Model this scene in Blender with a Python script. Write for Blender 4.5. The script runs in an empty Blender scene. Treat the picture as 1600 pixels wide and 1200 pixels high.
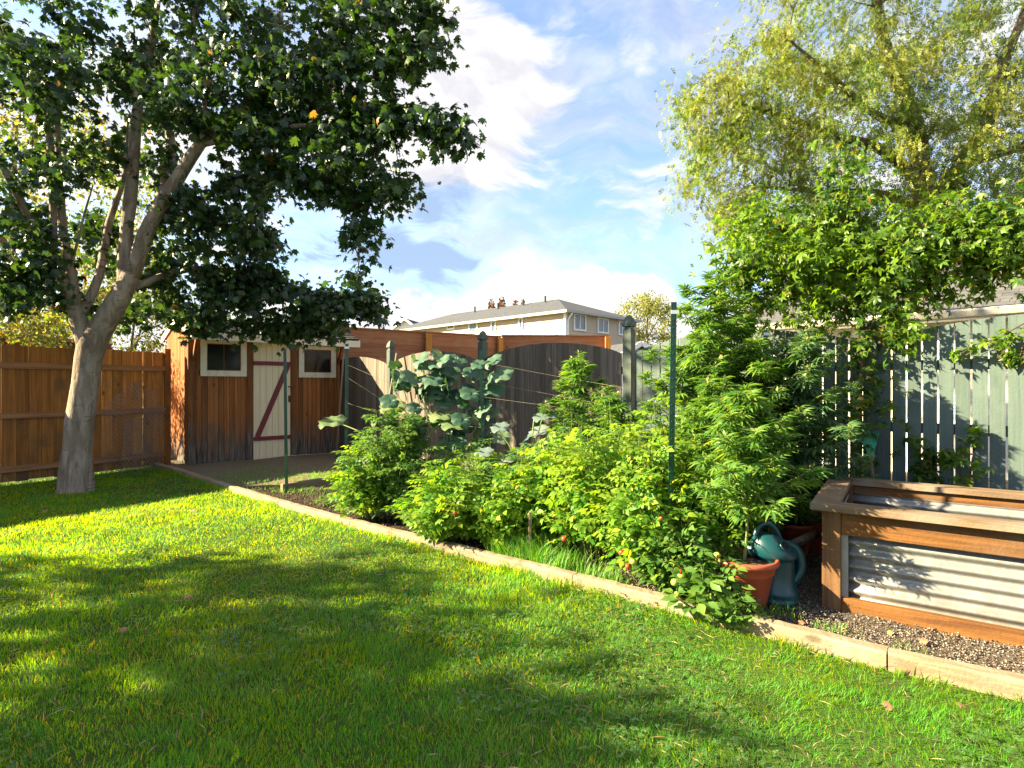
import bpy, math, random
import numpy as np
from mathutils import Vector, Matrix
R = math.radians
rng = np.random.default_rng(7)
random.seed(7)
sc = bpy.context.scene
C = sc.collection

# ---------------------------------------------------------------- camera, sun, sky, exposure
K = 870.0; CH = 1.35
cam_d = bpy.data.cameras.new('camera'); cam = bpy.data.objects.new('camera', cam_d); C.objects.link(cam)
cam_d.sensor_width = 36; cam_d.lens = 36*K/1600; cam_d.clip_end = 6000; cam_d.clip_start = 0.02
cam.location = (0, 0, CH); cam.rotation_euler = (R(90), 0, 0)
sc.camera = cam
sc.view_settings.view_transform = 'Standard'; sc.view_settings.look = 'None'
sc.view_settings.gamma = 1; sc.view_settings.exposure = 2.65
SUN_EL, SUN_AZ = 27.0, -93.0          # azimuth from +Y, clockwise
sd = Vector((math.sin(R(SUN_AZ))*math.cos(R(SUN_EL)), math.cos(R(SUN_AZ))*math.cos(R(SUN_EL)), math.sin(R(SUN_EL))))
sun_d = bpy.data.lights.new('sun', 'SUN'); sun_d.energy = 5.0; sun_d.angle = R(0.6); sun_d.color = (1, 0.85, 0.52)
sun = bpy.data.objects.new('sun', sun_d); C.objects.link(sun)
sun.rotation_euler = sd.to_track_quat('Z', 'Y').to_euler(); sun.location = (-20, 0, 20)

def at(px, py, Y): return Vector(((px-800)/K*Y, Y, CH+(600-py)/K*Y))
def gnd(px, py, h=0.0):
    Y = (CH-h)*K/(py-600); return Vector(((px-800)/K*Y, Y, h))

class NT:
    def __init__(s, nt): s.nt = nt; s.n = nt.nodes; s.l = nt.links
    def add(s, t, ins=None, **kw):
        n = s.n.new(t)
        for k, v in kw.items(): setattr(n, k, v)
        for k, v in (ins or {}).items():
            i = n.inputs[k]
            if isinstance(v, bpy.types.NodeSocket): s.l.new(v, i)
            else: i.default_value = v
        return n
    def math(s, op, a, b=0.0, c=None, clamp=False):
        d = {0: a, 1: b}
        if c is not None: d[2] = c
        return s.add('ShaderNodeMath', d, operation=op, use_clamp=clamp).outputs[0]
    def vmath(s, op, a, b):
        n = s.add('ShaderNodeVectorMath', {0: a, 1: b}, operation=op); return n
    def mapr(s, v, a, b, c=0.0, d=1.0, smooth=False):
        return s.add('ShaderNodeMapRange', {0: v, 1: a, 2: b, 3: c, 4: d}, interpolation_type='SMOOTHSTEP' if smooth else 'LINEAR').outputs[0]
    def mix(s, f, a, b, mode='MIX'):
        n = s.add('ShaderNodeMix', data_type='RGBA', blend_type=mode)
        for k, v in ((0, f), (6, a), (7, b)):
            if isinstance(v, bpy.types.NodeSocket): s.l.new(v, n.inputs[k])
            else: n.inputs[k].default_value = (*v, 1) if k and len(v) == 3 else v
        return n.outputs[2]
    def noise(s, vec, scale, detail=4, rough=.55, dist=0):
        n = s.add('ShaderNodeTexNoise', {'Scale': scale, 'Detail': detail, 'Roughness': rough, 'Distortion': dist})
        if vec is not None: s.l.new(vec, n.inputs['Vector'])
        return n.outputs['Fac']
    def scale(s, vec, v):
        return s.add('ShaderNodeMapping', {'Vector': vec, 'Scale': v}).outputs[0]

w = bpy.data.worlds.new('World'); sc.world = w; w.use_nodes = True
w.node_tree.nodes.clear()
T = NT(w.node_tree)
sky = T.add('ShaderNodeTexSky', sky_type='NISHITA', sun_disc=False, sun_elevation=R(SUN_EL), sun_rotation=R(SUN_AZ), air_density=1.0, dust_density=1.2, ozone_density=2.2)
gen = T.add('ShaderNodeTexCoord').outputs['Generated']
dirv = T.vmath('NORMALIZE', gen, (0, 0, 0)).outputs[0]
def blobs(lst):
    acc = 0.0
    for (px, py, r, wt) in lst:
        d = (at(px, py, 1)-Vector((0, 0, CH))).normalized()
        dp = T.vmath('DOT_PRODUCT', dirv, d).outputs['Value']
        v = T.mapr(dp, math.cos(R(r)), 1.0, 0, wt, True)
        acc = v if isinstance(acc, float) else T.math('ADD', acc, v)
    return acc
warp = T.add('ShaderNodeTexNoise', {'Vector': dirv, 'Scale': 3.5, 'Detail': 3})
wv = T.vmath('SUBTRACT', warp.outputs['Color'], (.5, .5, .5)).outputs[0]
wv = T.add('ShaderNodeVectorMath', {0: wv, 3: .22}, operation='SCALE').outputs[0]
cv = T.vmath('ADD', dirv, wv).outputs[0]
n1 = T.noise(T.scale(cv, (1, 1, 1.7)), 3.6, 8, .58)
n2 = T.noise(T.scale(cv, (1, 1, 2.4)), 9, 8, .6)
nn = T.math('ADD', T.math('MULTIPLY', n1, .55), T.math('MULTIPLY', n2, .45))
nn = T.math('ADD', T.math('MULTIPLY', T.math('SUBTRACT', nn, .5), 1.9), .5)
bias = blobs([(640, 150, 13, .36), (800, 190, 9, .30), (720, 90, 8, .2), (880, 130, 6, .12), (1020, 300, 7, .18), (620, 280, 8, .12), (1000, 85, 3, .15),
              (960, 200, 6, -.16), (840, 330, 6, -.10), (1100, 140, 6, -.1), (1060, 400, 4, -.10), (760, 360, 5, -.12), (540, 380, 7, -.1), (250, 250, 16, .3), (1450, 250, 16, .3)])
elev = T.add('ShaderNodeSeparateXYZ', {0: dirv}).outputs[2]
high = T.mapr(elev, .62, .85, 0, .3, True)  # unseen overhead cloud, added and brightened to lift the fill in shaded areas
m = T.math('ADD', T.math('ADD', nn, bias), high)
mask = T.mapr(m, .50, .92, 0, 1, True)
veil = T.mapr(T.noise(T.scale(cv, (1, 1, 2.5)), 3.2, 8, .65), .34, .64, .18, .85, True)
mask2 = T.math('MAXIMUM', mask, T.math('MULTIPLY', veil, .75))
# cumulus bank low over the horizon, crisp tops
nb_ = T.noise(T.scale(dirv, (1, 1, 1.3)), 8, 9, .55)
top = T.math('ADD', T.math('MULTIPLY', T.math('SUBTRACT', nb_, .5), .20), T.math('ADD', .15, T.math('MULTIPLY', blobs([(850, 430, 7, 1), (980, 450, 6, .6), (700, 470, 6, .2)]), .085)))
bank = T.mapr(T.math('SUBTRACT', top, elev), -.004, .022, 0, 1, True)
mask2 = T.math('MAXIMUM', mask2, bank)
dark = blobs([(700, 318, 4.5, .42), (640, 322, 3.5, .3), (640, 408, 4, .42), (700, 412, 4, .5), (600, 400, 4, .3), (500, 360, 8, .35), (660, 478, 2.6, .25)])
n3 = T.noise(T.scale(cv, (1, 1, 4.5)), 8, 8, .6)
dk = T.mapr(T.math('ADD', T.math('MULTIPLY', T.math('SUBTRACT', n3, .5), 1.6), dark), .22, .62, 0, 1, True)
mask3 = T.math('MAXIMUM', mask2, T.math('MULTIPLY', dk, .85))
tex = T.mapr(n2, .35, .65, .74, 1.0, True)
white = T.mix(1.0, (1.0, .985, .95), T.add('ShaderNodeCombineXYZ', {0: tex, 1: tex, 2: T.mapr(tex, .7, 1, .8, 1)}).outputs[0], 'MULTIPLY')
ccol = T.mix(dk, white, (.40, .52, .72))
skyc = T.mix(1.0, sky.outputs[0], (.050, .057, .064), 'MULTIPLY')
br_ = T.math('ADD', T.math('ADD', .19, T.math('MULTIPLY', bank, .05)), T.math('MULTIPLY', high, .12))
cloudc = T.mix(1.0, ccol, T.add('ShaderNodeCombineXYZ', {0: br_, 1: br_, 2: br_}).outputs[0], 'MULTIPLY')
col = T.mix(mask3, skyc, cloudc)
bg = T.add('ShaderNodeBackground', {'Color': col, 'Strength': 1.0})
out = T.add('ShaderNodeOutputWorld', {'Surface': bg.outputs[0]})
w.cycles.sampling_method = 'MANUAL'; w.cycles.sample_map_resolution = 512

# ---------------------------------------------------------------- materials
def new_mat(name):
    m = bpy.data.materials.new(name); m.use_nodes = True; m.node_tree.nodes.clear()
    return m, NT(m.node_tree)
def finish(T, color, rough=.7, bump=None, bstr=.3, bdist=.01, metal=0.0, spec=.4, extra=None):
    b = T.add('ShaderNodeBsdfPrincipled', {'Roughness': rough, 'Metallic': metal, 'Specular IOR Level': spec})
    if isinstance(color, bpy.types.NodeSocket): T.l.new(color, b.inputs['Base Color'])
    else: b.inputs['Base Color'].default_value = (*color, 1)
    if bump is not None:
        bn = T.add('ShaderNodeBump', {'Height': bump, 'Strength': bstr, 'Distance': bdist})
        T.l.new(bn.outputs[0], b.inputs['Normal'])
    o = T.add('ShaderNodeOutputMaterial', {'Surface': b.outputs[0]})
    return b
def ocoord(T): return T.add('ShaderNodeTexCoord').outputs['Object']
def island(T): return T.add('ShaderNodeNewGeometry').outputs['Random Per Island']

def wood(name, c1, c2, c3=None, grain=(30, 30, 1.2), knots=True, stain=None, rough=.75, isl=.35, bstr=.35):
    """planks with grain along the axis whose scale is small"""
    m, T = new_mat(name)
    oc = ocoord(T); r = island(T)
    off = T.add('ShaderNodeCombineXYZ', {0: T.math('MULTIPLY', r, 13.1), 1: T.math('MULTIPLY', r, 7.7), 2: T.math('MULTIPLY', r, 31.7)}).outputs[0]
    v = T.vmath('ADD', oc, off).outputs[0]
    g = T.noise(T.scale(v, grain), 1.0, 6, .6, .6)
    g2 = T.noise(T.scale(v, tuple(x*3.3 for x in grain)), 1.0, 4, .6)
    gg = T.math('ADD', T.math('MULTIPLY', g, .7), T.math('MULTIPLY', g2, .3))
    col = T.mix(T.mapr(gg, .35, .65, 0, 1, True), c1, c2)
    if c3: col = T.mix(T.mapr(T.noise(v, 2.5, 4), .48, .68, 0, .8, True), col, c3)
    br = T.mapr(T.math('FRACT', T.math('MULTIPLY', r, 17.3)), 0, 1, 1-isl, 1+isl*.7)
    col = T.mix(1.0, col, T.add('ShaderNodeCombineXYZ', {0: br, 1: br, 2: br}).outputs[0], 'MULTIPLY')
    if knots:
        ks = tuple(4.5 if x > 5 else 2.6 for x in grain)
        vo = T.add('ShaderNodeTexVoronoi', {'Vector': T.scale(v, ks), 'Scale': 1.0, 'Randomness': 1.0}).outputs['Distance']
        kf = T.mapr(vo, .05, .15, .9, 0, True)
        col = T.mix(kf, col, tuple(x*.28 for x in c1))
    if stain:
        z = T.add('ShaderNodeSeparateXYZ', {0: oc}).outputs[2]
        s = T.math('ADD', z, T.math('MULTIPLY', T.math('SUBTRACT', T.noise(T.scale(oc, (3, 3, 1.2)), 2.0, 5), .5), 1.0))
        col = T.mix(T.mapr(s, stain[0]+stain[1], stain[0]-stain[1], 0, 1, True), col, T.mix(T.mapr(g2, .4, .6), stain[2], stain[3]))
    finish(T, col, rough, T.math('ADD', gg, T.noise(v, 60, 2)), bstr, .006, spec=.25)
    return m

def plain(name, c, rough=.6, var=.12, nscale=8, metal=0.0, spec=.4, bstr=.15, bscale=60, dirt=None):
    m, T = new_mat(name); oc = ocoord(T)
    n = T.noise(oc, nscale, 5)
    col = T.mix(T.mapr(n, .3, .7), tuple(x*(1-var) for x in c), tuple(min(1, x*(1+var)) for x in c))
    if dirt: col = T.mix(T.mapr(T.noise(oc, nscale*.6, 6, .65), .52, .72, 0, .7, True), col, dirt)
    finish(T, col, rough, T.noise(oc, bscale, 3), bstr, .004, metal, spec)
    return m

def leafmat(name, cols, trans=.4, rough=.45, clump=None, clump_scale=1.2, tint=None, spec=.35):
    """cols: list of (position, colour) looked up by a random number per leaf"""
    m, T = new_mat(name)
    r = island(T); oc = ocoord(T)
    cr = T.add('ShaderNodeValToRGB', {0: r})
    e = cr.color_ramp.elements
    while len(e) < len(cols): e.new(.5)
    for i, (p, c) in enumerate(cols): e[i].position = p; e[i].color = (*c, 1)
    col = cr.outputs[0]
    if clump: col = T.mix(T.mapr(T.noise(oc, clump_scale, 3), .42, .62, 0, .75, True), col, clump)
    if name == 'grass blades':
        col = T.mix(T.mapr(T.noise(oc, .9, 4), .45, .62, 0, .45, True), col, (.095, .25, .022)); col = T.mix(T.mapr(T.noise(oc, 7, 3), .55, .72, 0, .6, True), col, (.05, .15, .02))
    b = T.add('ShaderNodeBsdfPrincipled', {'Base Color': col, 'Roughness': rough, 'Specular IOR Level': spec})
    tc = T.mix(1.0, col, tint or (1.9, 1.75, .55), 'MULTIPLY')
    t = T.add('ShaderNodeBsdfTranslucent', {'Color': tc})
    mx = T.add('ShaderNodeMixShader', {0: trans, 1: b.outputs[0], 2: t.outputs[0]})
    T.add('ShaderNodeOutputMaterial', {'Surface': mx.outputs[0]})
    return m

M = {}
M['cedar'] = wood('cedar fence wood', (.50, .21, .045), (.27, .098, .021), (.21, .10, .04), grain=(24, 24, .8), isl=.48, stain=(.05, .28, (.10, .07, .045), (.055, .035, .022)))
M['cedar_rail'] = wood('cedar rail wood', (.38, .19, .085), (.22, .10, .045), grain=(1.0, 28, 28), isl=.15)
M['shed_wall'] = wood('stained shed boards', (.36, .135, .034), (.17, .058, .018), (.22, .09, .03), grain=(30, 30, 1.0), isl=.38, knots=True, stain=(.48, .36, (.035, .026, .02), (.19, .155, .125)))
M['shed_side'] = wood('stained shed side boards', (.36, .11, .015), (.17, .045, .008), grain=(30, 30, 1.0), isl=.5, knots=True, stain=(.35, .3, (.05, .035, .025), (.15, .12, .1)))
M['neigh'] = wood('red brown horizontal boards', (.38, .16, .075), (.25, .095, .045), (.30, .16, .09), grain=(1.0, 26, 26), isl=.3)
M['neigh_post'] = wood('orange cedar post', (.55, .24, .05), (.42, .17, .035), grain=(26, 26, 1), isl=.1)
M['gray_fence'] = wood('weathered grey pickets', (.17, .138, .11), (.078, .064, .053), (.115, .092, .073), grain=(60, 60, 1.4), isl=.35, knots=False, bstr=.5)
M['green_fence'] = wood('sage green painted pickets', (.085, .118, .106), (.066, .092, .083), (.097, .13, .116), grain=(50, 50, 1.2), isl=.10, knots=False, rough=.55, bstr=.25)
M['green_post'] = wood('green painted post', (.072, .095, .082), (.06, .08, .07), grain=(50, 50, 1.2), isl=.1, knots=False, rough=.6)
M['timber'] = wood('weathered edging timber', (.33, .25, .165), (.19, .13, .08), (.28, .235, .18), grain=(1.6, 30, 30), isl=.18, rough=.85, bstr=.5)
M['planter'] = wood('planter timber', (.22, .095, .024), (.095, .038, .012), (.15, .085, .045), grain=(1.1, 24, 24), isl=.2)
M['planter_post'] = wood('planter post timber', (.17, .088, .038), (.085, .040, .018), grain=(26, 26, 1.2), isl=.15)
M['rim'] = wood('greyed rim timber', (.23, .155, .095), (.11, .068, .04), (.22, .18, .14), grain=(1.1, 26, 26), isl=.15)
M['pole'] = wood('old wooden pole', (.30, .21, .14), (.22, .15, .1), grain=(40, 40, 2), knots=False)
M['cream'] = plain('cream paint', (.66, .60, .46), .6, .08, 6, dirt=(.42, .34, .22))
M['doorpaint'] = wood('cream door boards', (.76, .66, .44), (.68, .58, .38), grain=(40, 40, 1.2), isl=.06, knots=False, bstr=.2)
M['maroon'] = plain('maroon paint', (.16, .025, .03), .6)
M['black_glass'] = plain('dark window glass', (.012, .013, .012), .10, .3, 3, spec=.3, bstr=.03, bscale=3)
M['house_glass'] = plain('house window glass', (.10, .13, .16), .08, .3, .6, spec=.8, bstr=0)
M['blackmetal'] = plain('dark metal', (.03, .03, .03), .5)
M['shake'] = wood('dark cedar shakes', (.045, .042, .04), (.022, .02, .019), (.03, .034, .024), grain=(30, 3, 30), isl=.5, knots=False, bstr=.5)
M['tpost'] = plain('green post paint', (.004, .045, .026), .35, .25, 20, spec=.5)
M['white'] = plain('white paint', (.78, .78, .76), .5, .04)
M['gutter'] = plain('cream gutter', (.34, .32, .28), .5, .05)
M['siding_w'] = plain('pale siding', (.82, .80, .76), .7, .05, 2)
M['siding_g'] = plain('taupe siding', (.50, .39, .28), .7, .05, 2)
M['garage_wall'] = plain('cream garage wall', (.70, .64, .53), .8, .05, 2)
M['twine'] = plain('twine', (.30, .25, .18), .8)
M['wire'] = plain('galvanised wire', (.26, .26, .27), .4, metal=.6)
M['terracotta'] = plain('terracotta plastic', (.36, .075, .035), .5, .15, 9, dirt=(.30, .12, .08))
M['teal'] = plain('teal plastic', (.003, .042, .052), .38, .15, 7, spec=.5, bstr=.04, dirt=(.03, .11, .12))
M['rake'] = plain('green rake plastic', (.02, .30, .17), .4)
M['dead'] = plain('dry leaf', (.22, .11, .055), .8, .3, 30)
M['dead_yellow'] = plain('yellow fallen leaf', (.60, .42, .07), .7, .25, 30)
M['redroof'] = plain('rust red roofing', (.16, .05, .03), .8, .3, 10)
M['tomato'] = plain('unripe tomato skin', (.30, .36, .06), .3, .2, 10, spec=.5)
M['tomato_red'] = plain('ripe tomato skin', (.50, .05, .02), .3, .2, 10, spec=.5)
M['squash_stem'] = plain('pale green stem', (.22, .27, .09), .6)
M['stem'] = plain('plant stem', (.12, .16, .045), .6, .3)
M['twig'] = plain('brown twig', (.085, .055, .035), .8, .3)

def shingle(name, c1, c2, sy=.14):
    m, T = new_mat(name); oc = ocoord(T)
    br = T.add('ShaderNodeTexBrick', {'Vector': oc, 'Scale': 1.0, 'Color1': (*c1, 1), 'Color2': (*c2, 1), 'Mortar': (*tuple(x*.35 for x in c1), 1), 'Mortar Size': .008, 'Brick Width': .32, 'Row Height': sy})
    col = T.mix(T.mapr(T.noise(oc, 5, 5), .35, .7, 0, .5), br.outputs[0], tuple(x*1.3 for x in c2))
    finish(T, col, .9, T.math('ADD', br.outputs['Fac'], T.noise(oc, 90, 2)), .4, .01)
    return m
M['shingle'] = shingle('grey shingles', (.05, .052, .06), (.085, .083, .088))
M['house_roof'] = shingle('far roof shingles', (.042, .044, .054), (.060, .062, .072), .2)

def corr():
    m, T = new_mat('galvanised sheet'); oc = ocoord(T)
    n = T.noise(T.scale(oc, (6, 6, 2)), 1.0, 6, .65)
    vo = T.add('ShaderNodeTexVoronoi', {'Vector': oc, 'Scale': 55.0}).outputs['Color']
    g = T.add('ShaderNodeRGBToBW', {0: vo}).outputs[0]
    col = T.mix(T.mapr(n, .35, .7), (.24, .24, .235), (.17, .17, .165))
    col = T.mix(T.mapr(g, .2, .9, 0, .25), col, (.36, .37, .38))
    col = T.mix(T.mapr(T.noise(oc, 14, 4), .58, .72, 0, .7, True), col, (.20, .165, .125))
    zz = T.math('ADD', T.add('ShaderNodeSeparateXYZ', {0: oc}).outputs[2], T.math('MULTIPLY', T.math('SUBTRACT', T.noise(T.scale(oc, (14, 14, 4)), 1.0, 5, .7), .5), .35))
    col = T.mix(T.mapr(zz, .20, .05, 0, .65, True), col, (.16, .125, .09))
    finish(T, col, .42, n, .1, .004, metal=.35)
    return m
M['galv'] = corr()

def bark(name, c1, c2, c3, s=1.0):
    m, T = new_mat(name); oc = ocoord(T)
    n = T.noise(T.scale(oc, (9*s, 9*s, 2.2*s)), 1.0, 8, .65, 1.0)
    n3 = T.noise(T.scale(oc, (30*s, 30*s, 7*s)), 1.0, 5, .7, .5)
    n2 = T.noise(oc, 2.2, 5)
    v2 = T.add('ShaderNodeTexWave', {'Vector': T.scale(oc, (.6, .6, 4.0)), 'Scale': 1.2, 'Distortion': 9.0, 'Detail': 3.0, 'Detail Scale': 1.5}, bands_direction='Z').outputs['Fac']
    col = T.mix(T.mapr(n, .35, .65, 0, 1, True), c1, c2)
    col = T.mix(T.mapr(n3, .5, .72, 0, .6, True), col, tuple(x*.5 for x in c1))
    col = T.mix(T.mapr(n2, .5, .66, 0, .6, True), col, c3)
    col = T.mix(T.mapr(T.math('MULTIPLY', v2, T.noise(oc, 5, 3)), .52, .66, 0, .6, True), col, tuple(x*.3 for x in c1))
    finish(T, col, .9, T.math('ADD', T.math('ADD', n, T.math('MULTIPLY', n3, .6)), T.math('MULTIPLY', v2, -.04)), 1.0, .025, spec=.2)
    return m
M['bark'] = bark('grey maple bark', (.17, .125, .095), (.35, .28, .22), (.22, .165, .12))
M['bark2'] = bark('brown elm bark', (.10, .07, .045), (.17, .125, .085), (.13, .10, .07), .7)

M['maple_leaf'] = leafmat('maple leaves', [(0, (.014, .038, .013)), (.55, (.024, .060, .016)), (.88, (.038, .085, .018)), (.992, (.06, .11, .02)), (1, (.30, .12, .05))], .32, .38, spec=.5)
M['elm_leaf'] = leafmat('elm leaves', [(0, (.06, .125, .025)), (.5, (.105, .18, .03)), (.85, (.18, .22, .035)), (1, (.30, .27, .04))], .48, .4, clump=(.22, .215, .03), clump_scale=.9, tint=(1.6, 1.65, .7))
M['vine_leaf'] = leafmat('vine leaves', [(0, (.018, .055, .014)), (.5, (.045, .11, .02)), (.90, (.12, .20, .022)), (.975, (.24, .18, .02)), (1, (.16, .03, .03))], .48, .36, clump=(.13, .23, .02), clump_scale=1.5)
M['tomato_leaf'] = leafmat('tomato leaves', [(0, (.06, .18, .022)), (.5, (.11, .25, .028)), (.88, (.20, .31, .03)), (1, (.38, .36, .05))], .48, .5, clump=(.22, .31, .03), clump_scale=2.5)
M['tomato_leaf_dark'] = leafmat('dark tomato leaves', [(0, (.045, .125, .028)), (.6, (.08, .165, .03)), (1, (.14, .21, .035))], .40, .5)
M['hemp_leaf'] = leafmat('hemp leaves', [(0, (.05, .14, .03)), (.6, (.095, .205, .036)), (1, (.18, .26, .045))], .42, .45)
M['hemp_leaf_blue'] = leafmat('blue green hemp leaves', [(0, (.045, .115, .055)), (.6, (.075, .16, .07)), (1, (.14, .21, .07))], .36, .45)
M['bud'] = leafmat('pale hemp flowers', [(0, (.13, .19, .05)), (.6, (.20, .25, .08)), (1, (.34, .28, .10))], .3, .6)
M['squash_leaf'] = leafmat('squash leaves', [(0, (.028, .075, .045)), (.6, (.055, .12, .075)), (1, (.14, .20, .11))], .22, .55)
M['squash_pale'] = leafmat('mildewed squash leaves', [(0, (.10, .17, .07)), (.6, (.18, .24, .11)), (1, (.26, .28, .13))], .35, .6, clump=(.10, .18, .06), clump_scale=14)
M['squash_grey'] = leafmat('silvery squash leaves', [(0, (.06, .10, .09)), (.6, (.10, .145, .13)), (1, (.15, .19, .17))], .2, .6)
M['weed'] = leafmat('weed leaves', [(0, (.05, .13, .02)), (.6, (.09, .18, .03)), (1, (.15, .22, .04))], .4, .5)
M['far_leaf'] = leafmat('distant tree leaves', [(0, (.13, .16, .06)), (.6, (.20, .22, .09)), (1, (.28, .27, .12))], .4, .6)
M['shrub_leaf'] = leafmat('autumn leaves', [(0, (.10, .13, .03)), (.6, (.13, .19, .04)), (.85, (.30, .20, .07)), (1, (.40, .26, .16))], .45, .6, clump=(.12, .17, .03), clump_scale=.8)
M['conifer'] = leafmat('russet conifer foliage', [(0, (.16, .07, .03)), (.6, (.26, .11, .04)), (1, (.12, .10, .05))], .1, .8)
M['grass'] = leafmat('grass blades', [(0, (.024, .15, .016)), (.4, (.042, .235, .02)), (.8, (.075, .30, .024)), (.95, (.14, .31, .02)), (.975, (.32, .28, .12)), (1, (.36, .31, .13))], .55, .5, clump=(.07, .28, .018), clump_scale=2.0, tint=(6.2, 2.3, .08), spec=.25)
M['weedgrass'] = leafmat('tall grass blades', [(0, (.06, .22, .02)), (.7, (.12, .30, .03)), (1, (.24, .30, .06))], .42, .5)
M['clover'] = leafmat('clover leaves', [(0, (.05, .13, .03)), (.6, (.075, .165, .035)), (1, (.13, .21, .07))], .35, .5)

def groundmat(name, a, b, c, s1=3, s2=60, bd=.02, rough=.95):
    m, T = new_mat(name); oc = ocoord(T)
    n = T.noise(oc, s1, 6, .6); n2 = T.noise(oc, s2, 4, .7)
    col = T.mix(T.mapr(n, .35, .65, 0, 1, True), a, b)
    col = T.mix(T.mapr(n2, .45, .65, 0, .9, True), col, c)
    finish(T, col, rough, n2, .7, bd, spec=.1)
    return m
M['lawn_soil'] = groundmat('lawn soil', (.030, .075, .010), (.045, .10, .013), (.07, .06, .03))
M['bed_soil'] = groundmat('bed soil', (.045, .032, .022), (.07, .05, .034), (.12, .09, .06), 4, 50)
M['bed_yard'] = groundmat('trodden earth', (.15, .11, .07), (.20, .155, .10), (.10, .08, .05), 5, 60)
M['gravel_bed'] = groundmat('fine gravel ground', (.05, .038, .028), (.08, .062, .048), (.18, .15, .12), 4, 90)
m, T = new_mat('gravel chips')
r = island(T); cr = T.add('ShaderNodeValToRGB', {0: r}); e = cr.color_ramp.elements
for i, (p, c) in enumerate([(0, (.05, .037, .028)), (.35, (.10, .075, .057)), (.7, (.19, .155, .125)), (.9, (.24, .20, .165)), (1, (.34, .31, .27))]):
    if i >= 2: e.new(.5)
for i, (p, c) in enumerate([(0, (.05, .037, .028)), (.35, (.10, .075, .057)), (.7, (.19, .155, .125)), (.9, (.24, .20, .165)), (1, (.34, .31, .27))]):
    e[i].position = p; e[i].color = (*c, 1)
finish(T, cr.outputs[0], .85); M['chips'] = m
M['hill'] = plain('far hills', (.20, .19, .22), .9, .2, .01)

# ---------------------------------------------------------------- mesh helpers
class MB:
    def __init__(s): s.v = []; s.f = []
    def raw(s, vs, fs):
        o = len(s.v); s.v += [tuple(v) for v in vs]; s.f += [tuple(i+o for i in f) for f in fs]; return s
    def box(s, x0, x1, y0, y1, z0, z1, jit=0.0):
        j = lambda: random.uniform(-jit, jit) if jit else 0
        vs = [(x+j(), y+j(), z+j()) for z in (z0, z1) for y in (y0, y1) for x in (x0, x1)]
        return s.raw(vs, [(0, 2, 3, 1), (4, 5, 7, 6), (0, 1, 5, 4), (2, 6, 7, 3), (0, 4, 6, 2), (1, 3, 7, 5)])
    def beam(s, a, b, wd, th, up=Vector((0, 0, 1))):
        a = Vector(a); b = Vector(b); d = (b-a).normalized(); sx = d.cross(up)
        if sx.length < 1e-4: sx = d.cross(Vector((1, 0, 0)))
        sx.normalize(); sz = sx.cross(d)
        vs = [p+sx*(i*wd/2)+sz*(k*th/2) for p in (a, b) for k in (-1, 1) for i in (-1, 1)]
        return s.raw(vs, [(0, 1, 3, 2), (4, 6, 7, 5), (0, 4, 5, 1), (2, 3, 7, 6), (0, 2, 6, 4), (1, 5, 7, 3)])
    def tube(s, pts, rad, n=8, cap=True, wob=0.0):
        pts = [Vector(p) for p in pts]
        if not hasattr(rad, '__len__'): rad = [rad]*len(pts)
        o = len(s.v); ref = Vector((.31, .17, .93))
        prev = None
        for i, p in enumerate(pts):
            d = (pts[min(i+1, len(pts)-1)]-pts[max(i-1, 0)])
            d = d.normalized() if d.length > 1e-9 else Vector((0, 0, 1))
            if prev is None:
                prev = d.cross(Vector((0, 1, 0)) if abs(d.y) < .8 else Vector((1, 0, 0))).normalized()
            x = (prev - d*prev.dot(d)).normalized(); prev = x; y = d.cross(x)
            for k in range(n):
                a = 2*math.pi*k/n; rr = rad[i]*(1+(random.uniform(-wob, wob) if wob else 0))
                s.v.append(tuple(p+(x*math.cos(a)+y*math.sin(a))*rr))
        for i in range(len(pts)-1):
            for k in range(n):
                k2 = (k+1) % n
                s.f.append((o+i*n+k, o+i*n+k2, o+(i+1)*n+k2, o+(i+1)*n+k))
        if cap:
            s.f.append(tuple(o+k for k in reversed(range(n)))); s.f.append(tuple(o+(len(pts)-1)*n+k for k in range(n)))
        return s
    def lathe(s, prof, n=32, ctr=(0, 0, 0), cap0=False, cap1=False):
        o = len(s.v)
        for (r, z) in prof:
            for k in range(n):
                a = 2*math.pi*k/n; s.v.append((ctr[0]+r*math.cos(a), ctr[1]+r*math.sin(a), ctr[2]+z))
        for i in range(len(prof)-1):
            for k in range(n):
                k2 = (k+1) % n; s.f.append((o+i*n+k, o+i*n+k2, o+(i+1)*n+k2, o+(i+1)*n+k))
        if cap0: s.f.append(tuple(o+k for k in reversed(range(n))))
        if cap1: s.f.append(tuple(o+(len(prof)-1)*n+k for k in range(n)))
        return s
    def grid(s, fn, nu, nv):
        o = len(s.v)
        for i in range(nu+1):
            for j in range(nv+1): s.v.append(tuple(fn(i/nu, j/nv)))
        for i in range(nu):
            for j in range(nv):
                a = o+i*(nv+1)+j; s.f.append((a, a+nv+1, a+nv+2, a+1))
        return s
    def build(s, name, mat, parent=None, smooth=False, bevel=0.0, label=None):
        me = bpy.data.meshes.new(name); me.from_pydata(s.v, [], s.f); me.update()
        if smooth: me.polygons.foreach_set('use_smooth', [True]*len(me.polygons))
        me.materials.append(mat)
        o = bpy.data.objects.new(name, me); C.objects.link(o)
        if parent: o.parent = parent
        if bevel:
            b = o.modifiers.new('bevel', 'BEVEL'); b.width = bevel; b.segments = 2; b.limit_method = 'ANGLE'
        if label: o['label'] = label
        return o
def thing(name, label, cat, loc=(0, 0, 0), rz=0.0, group=None):
    o = bpy.data.objects.new(name, None); C.objects.link(o)
    o.location = loc; o.rotation_euler = (0, 0, rz); o.empty_display_size = .2
    return tag(o, label, cat, group)
def tag(o, label, cat, group=None):
    o['label'] = label; o['category'] = cat
    if group: o['group'] = group
    return o
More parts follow.
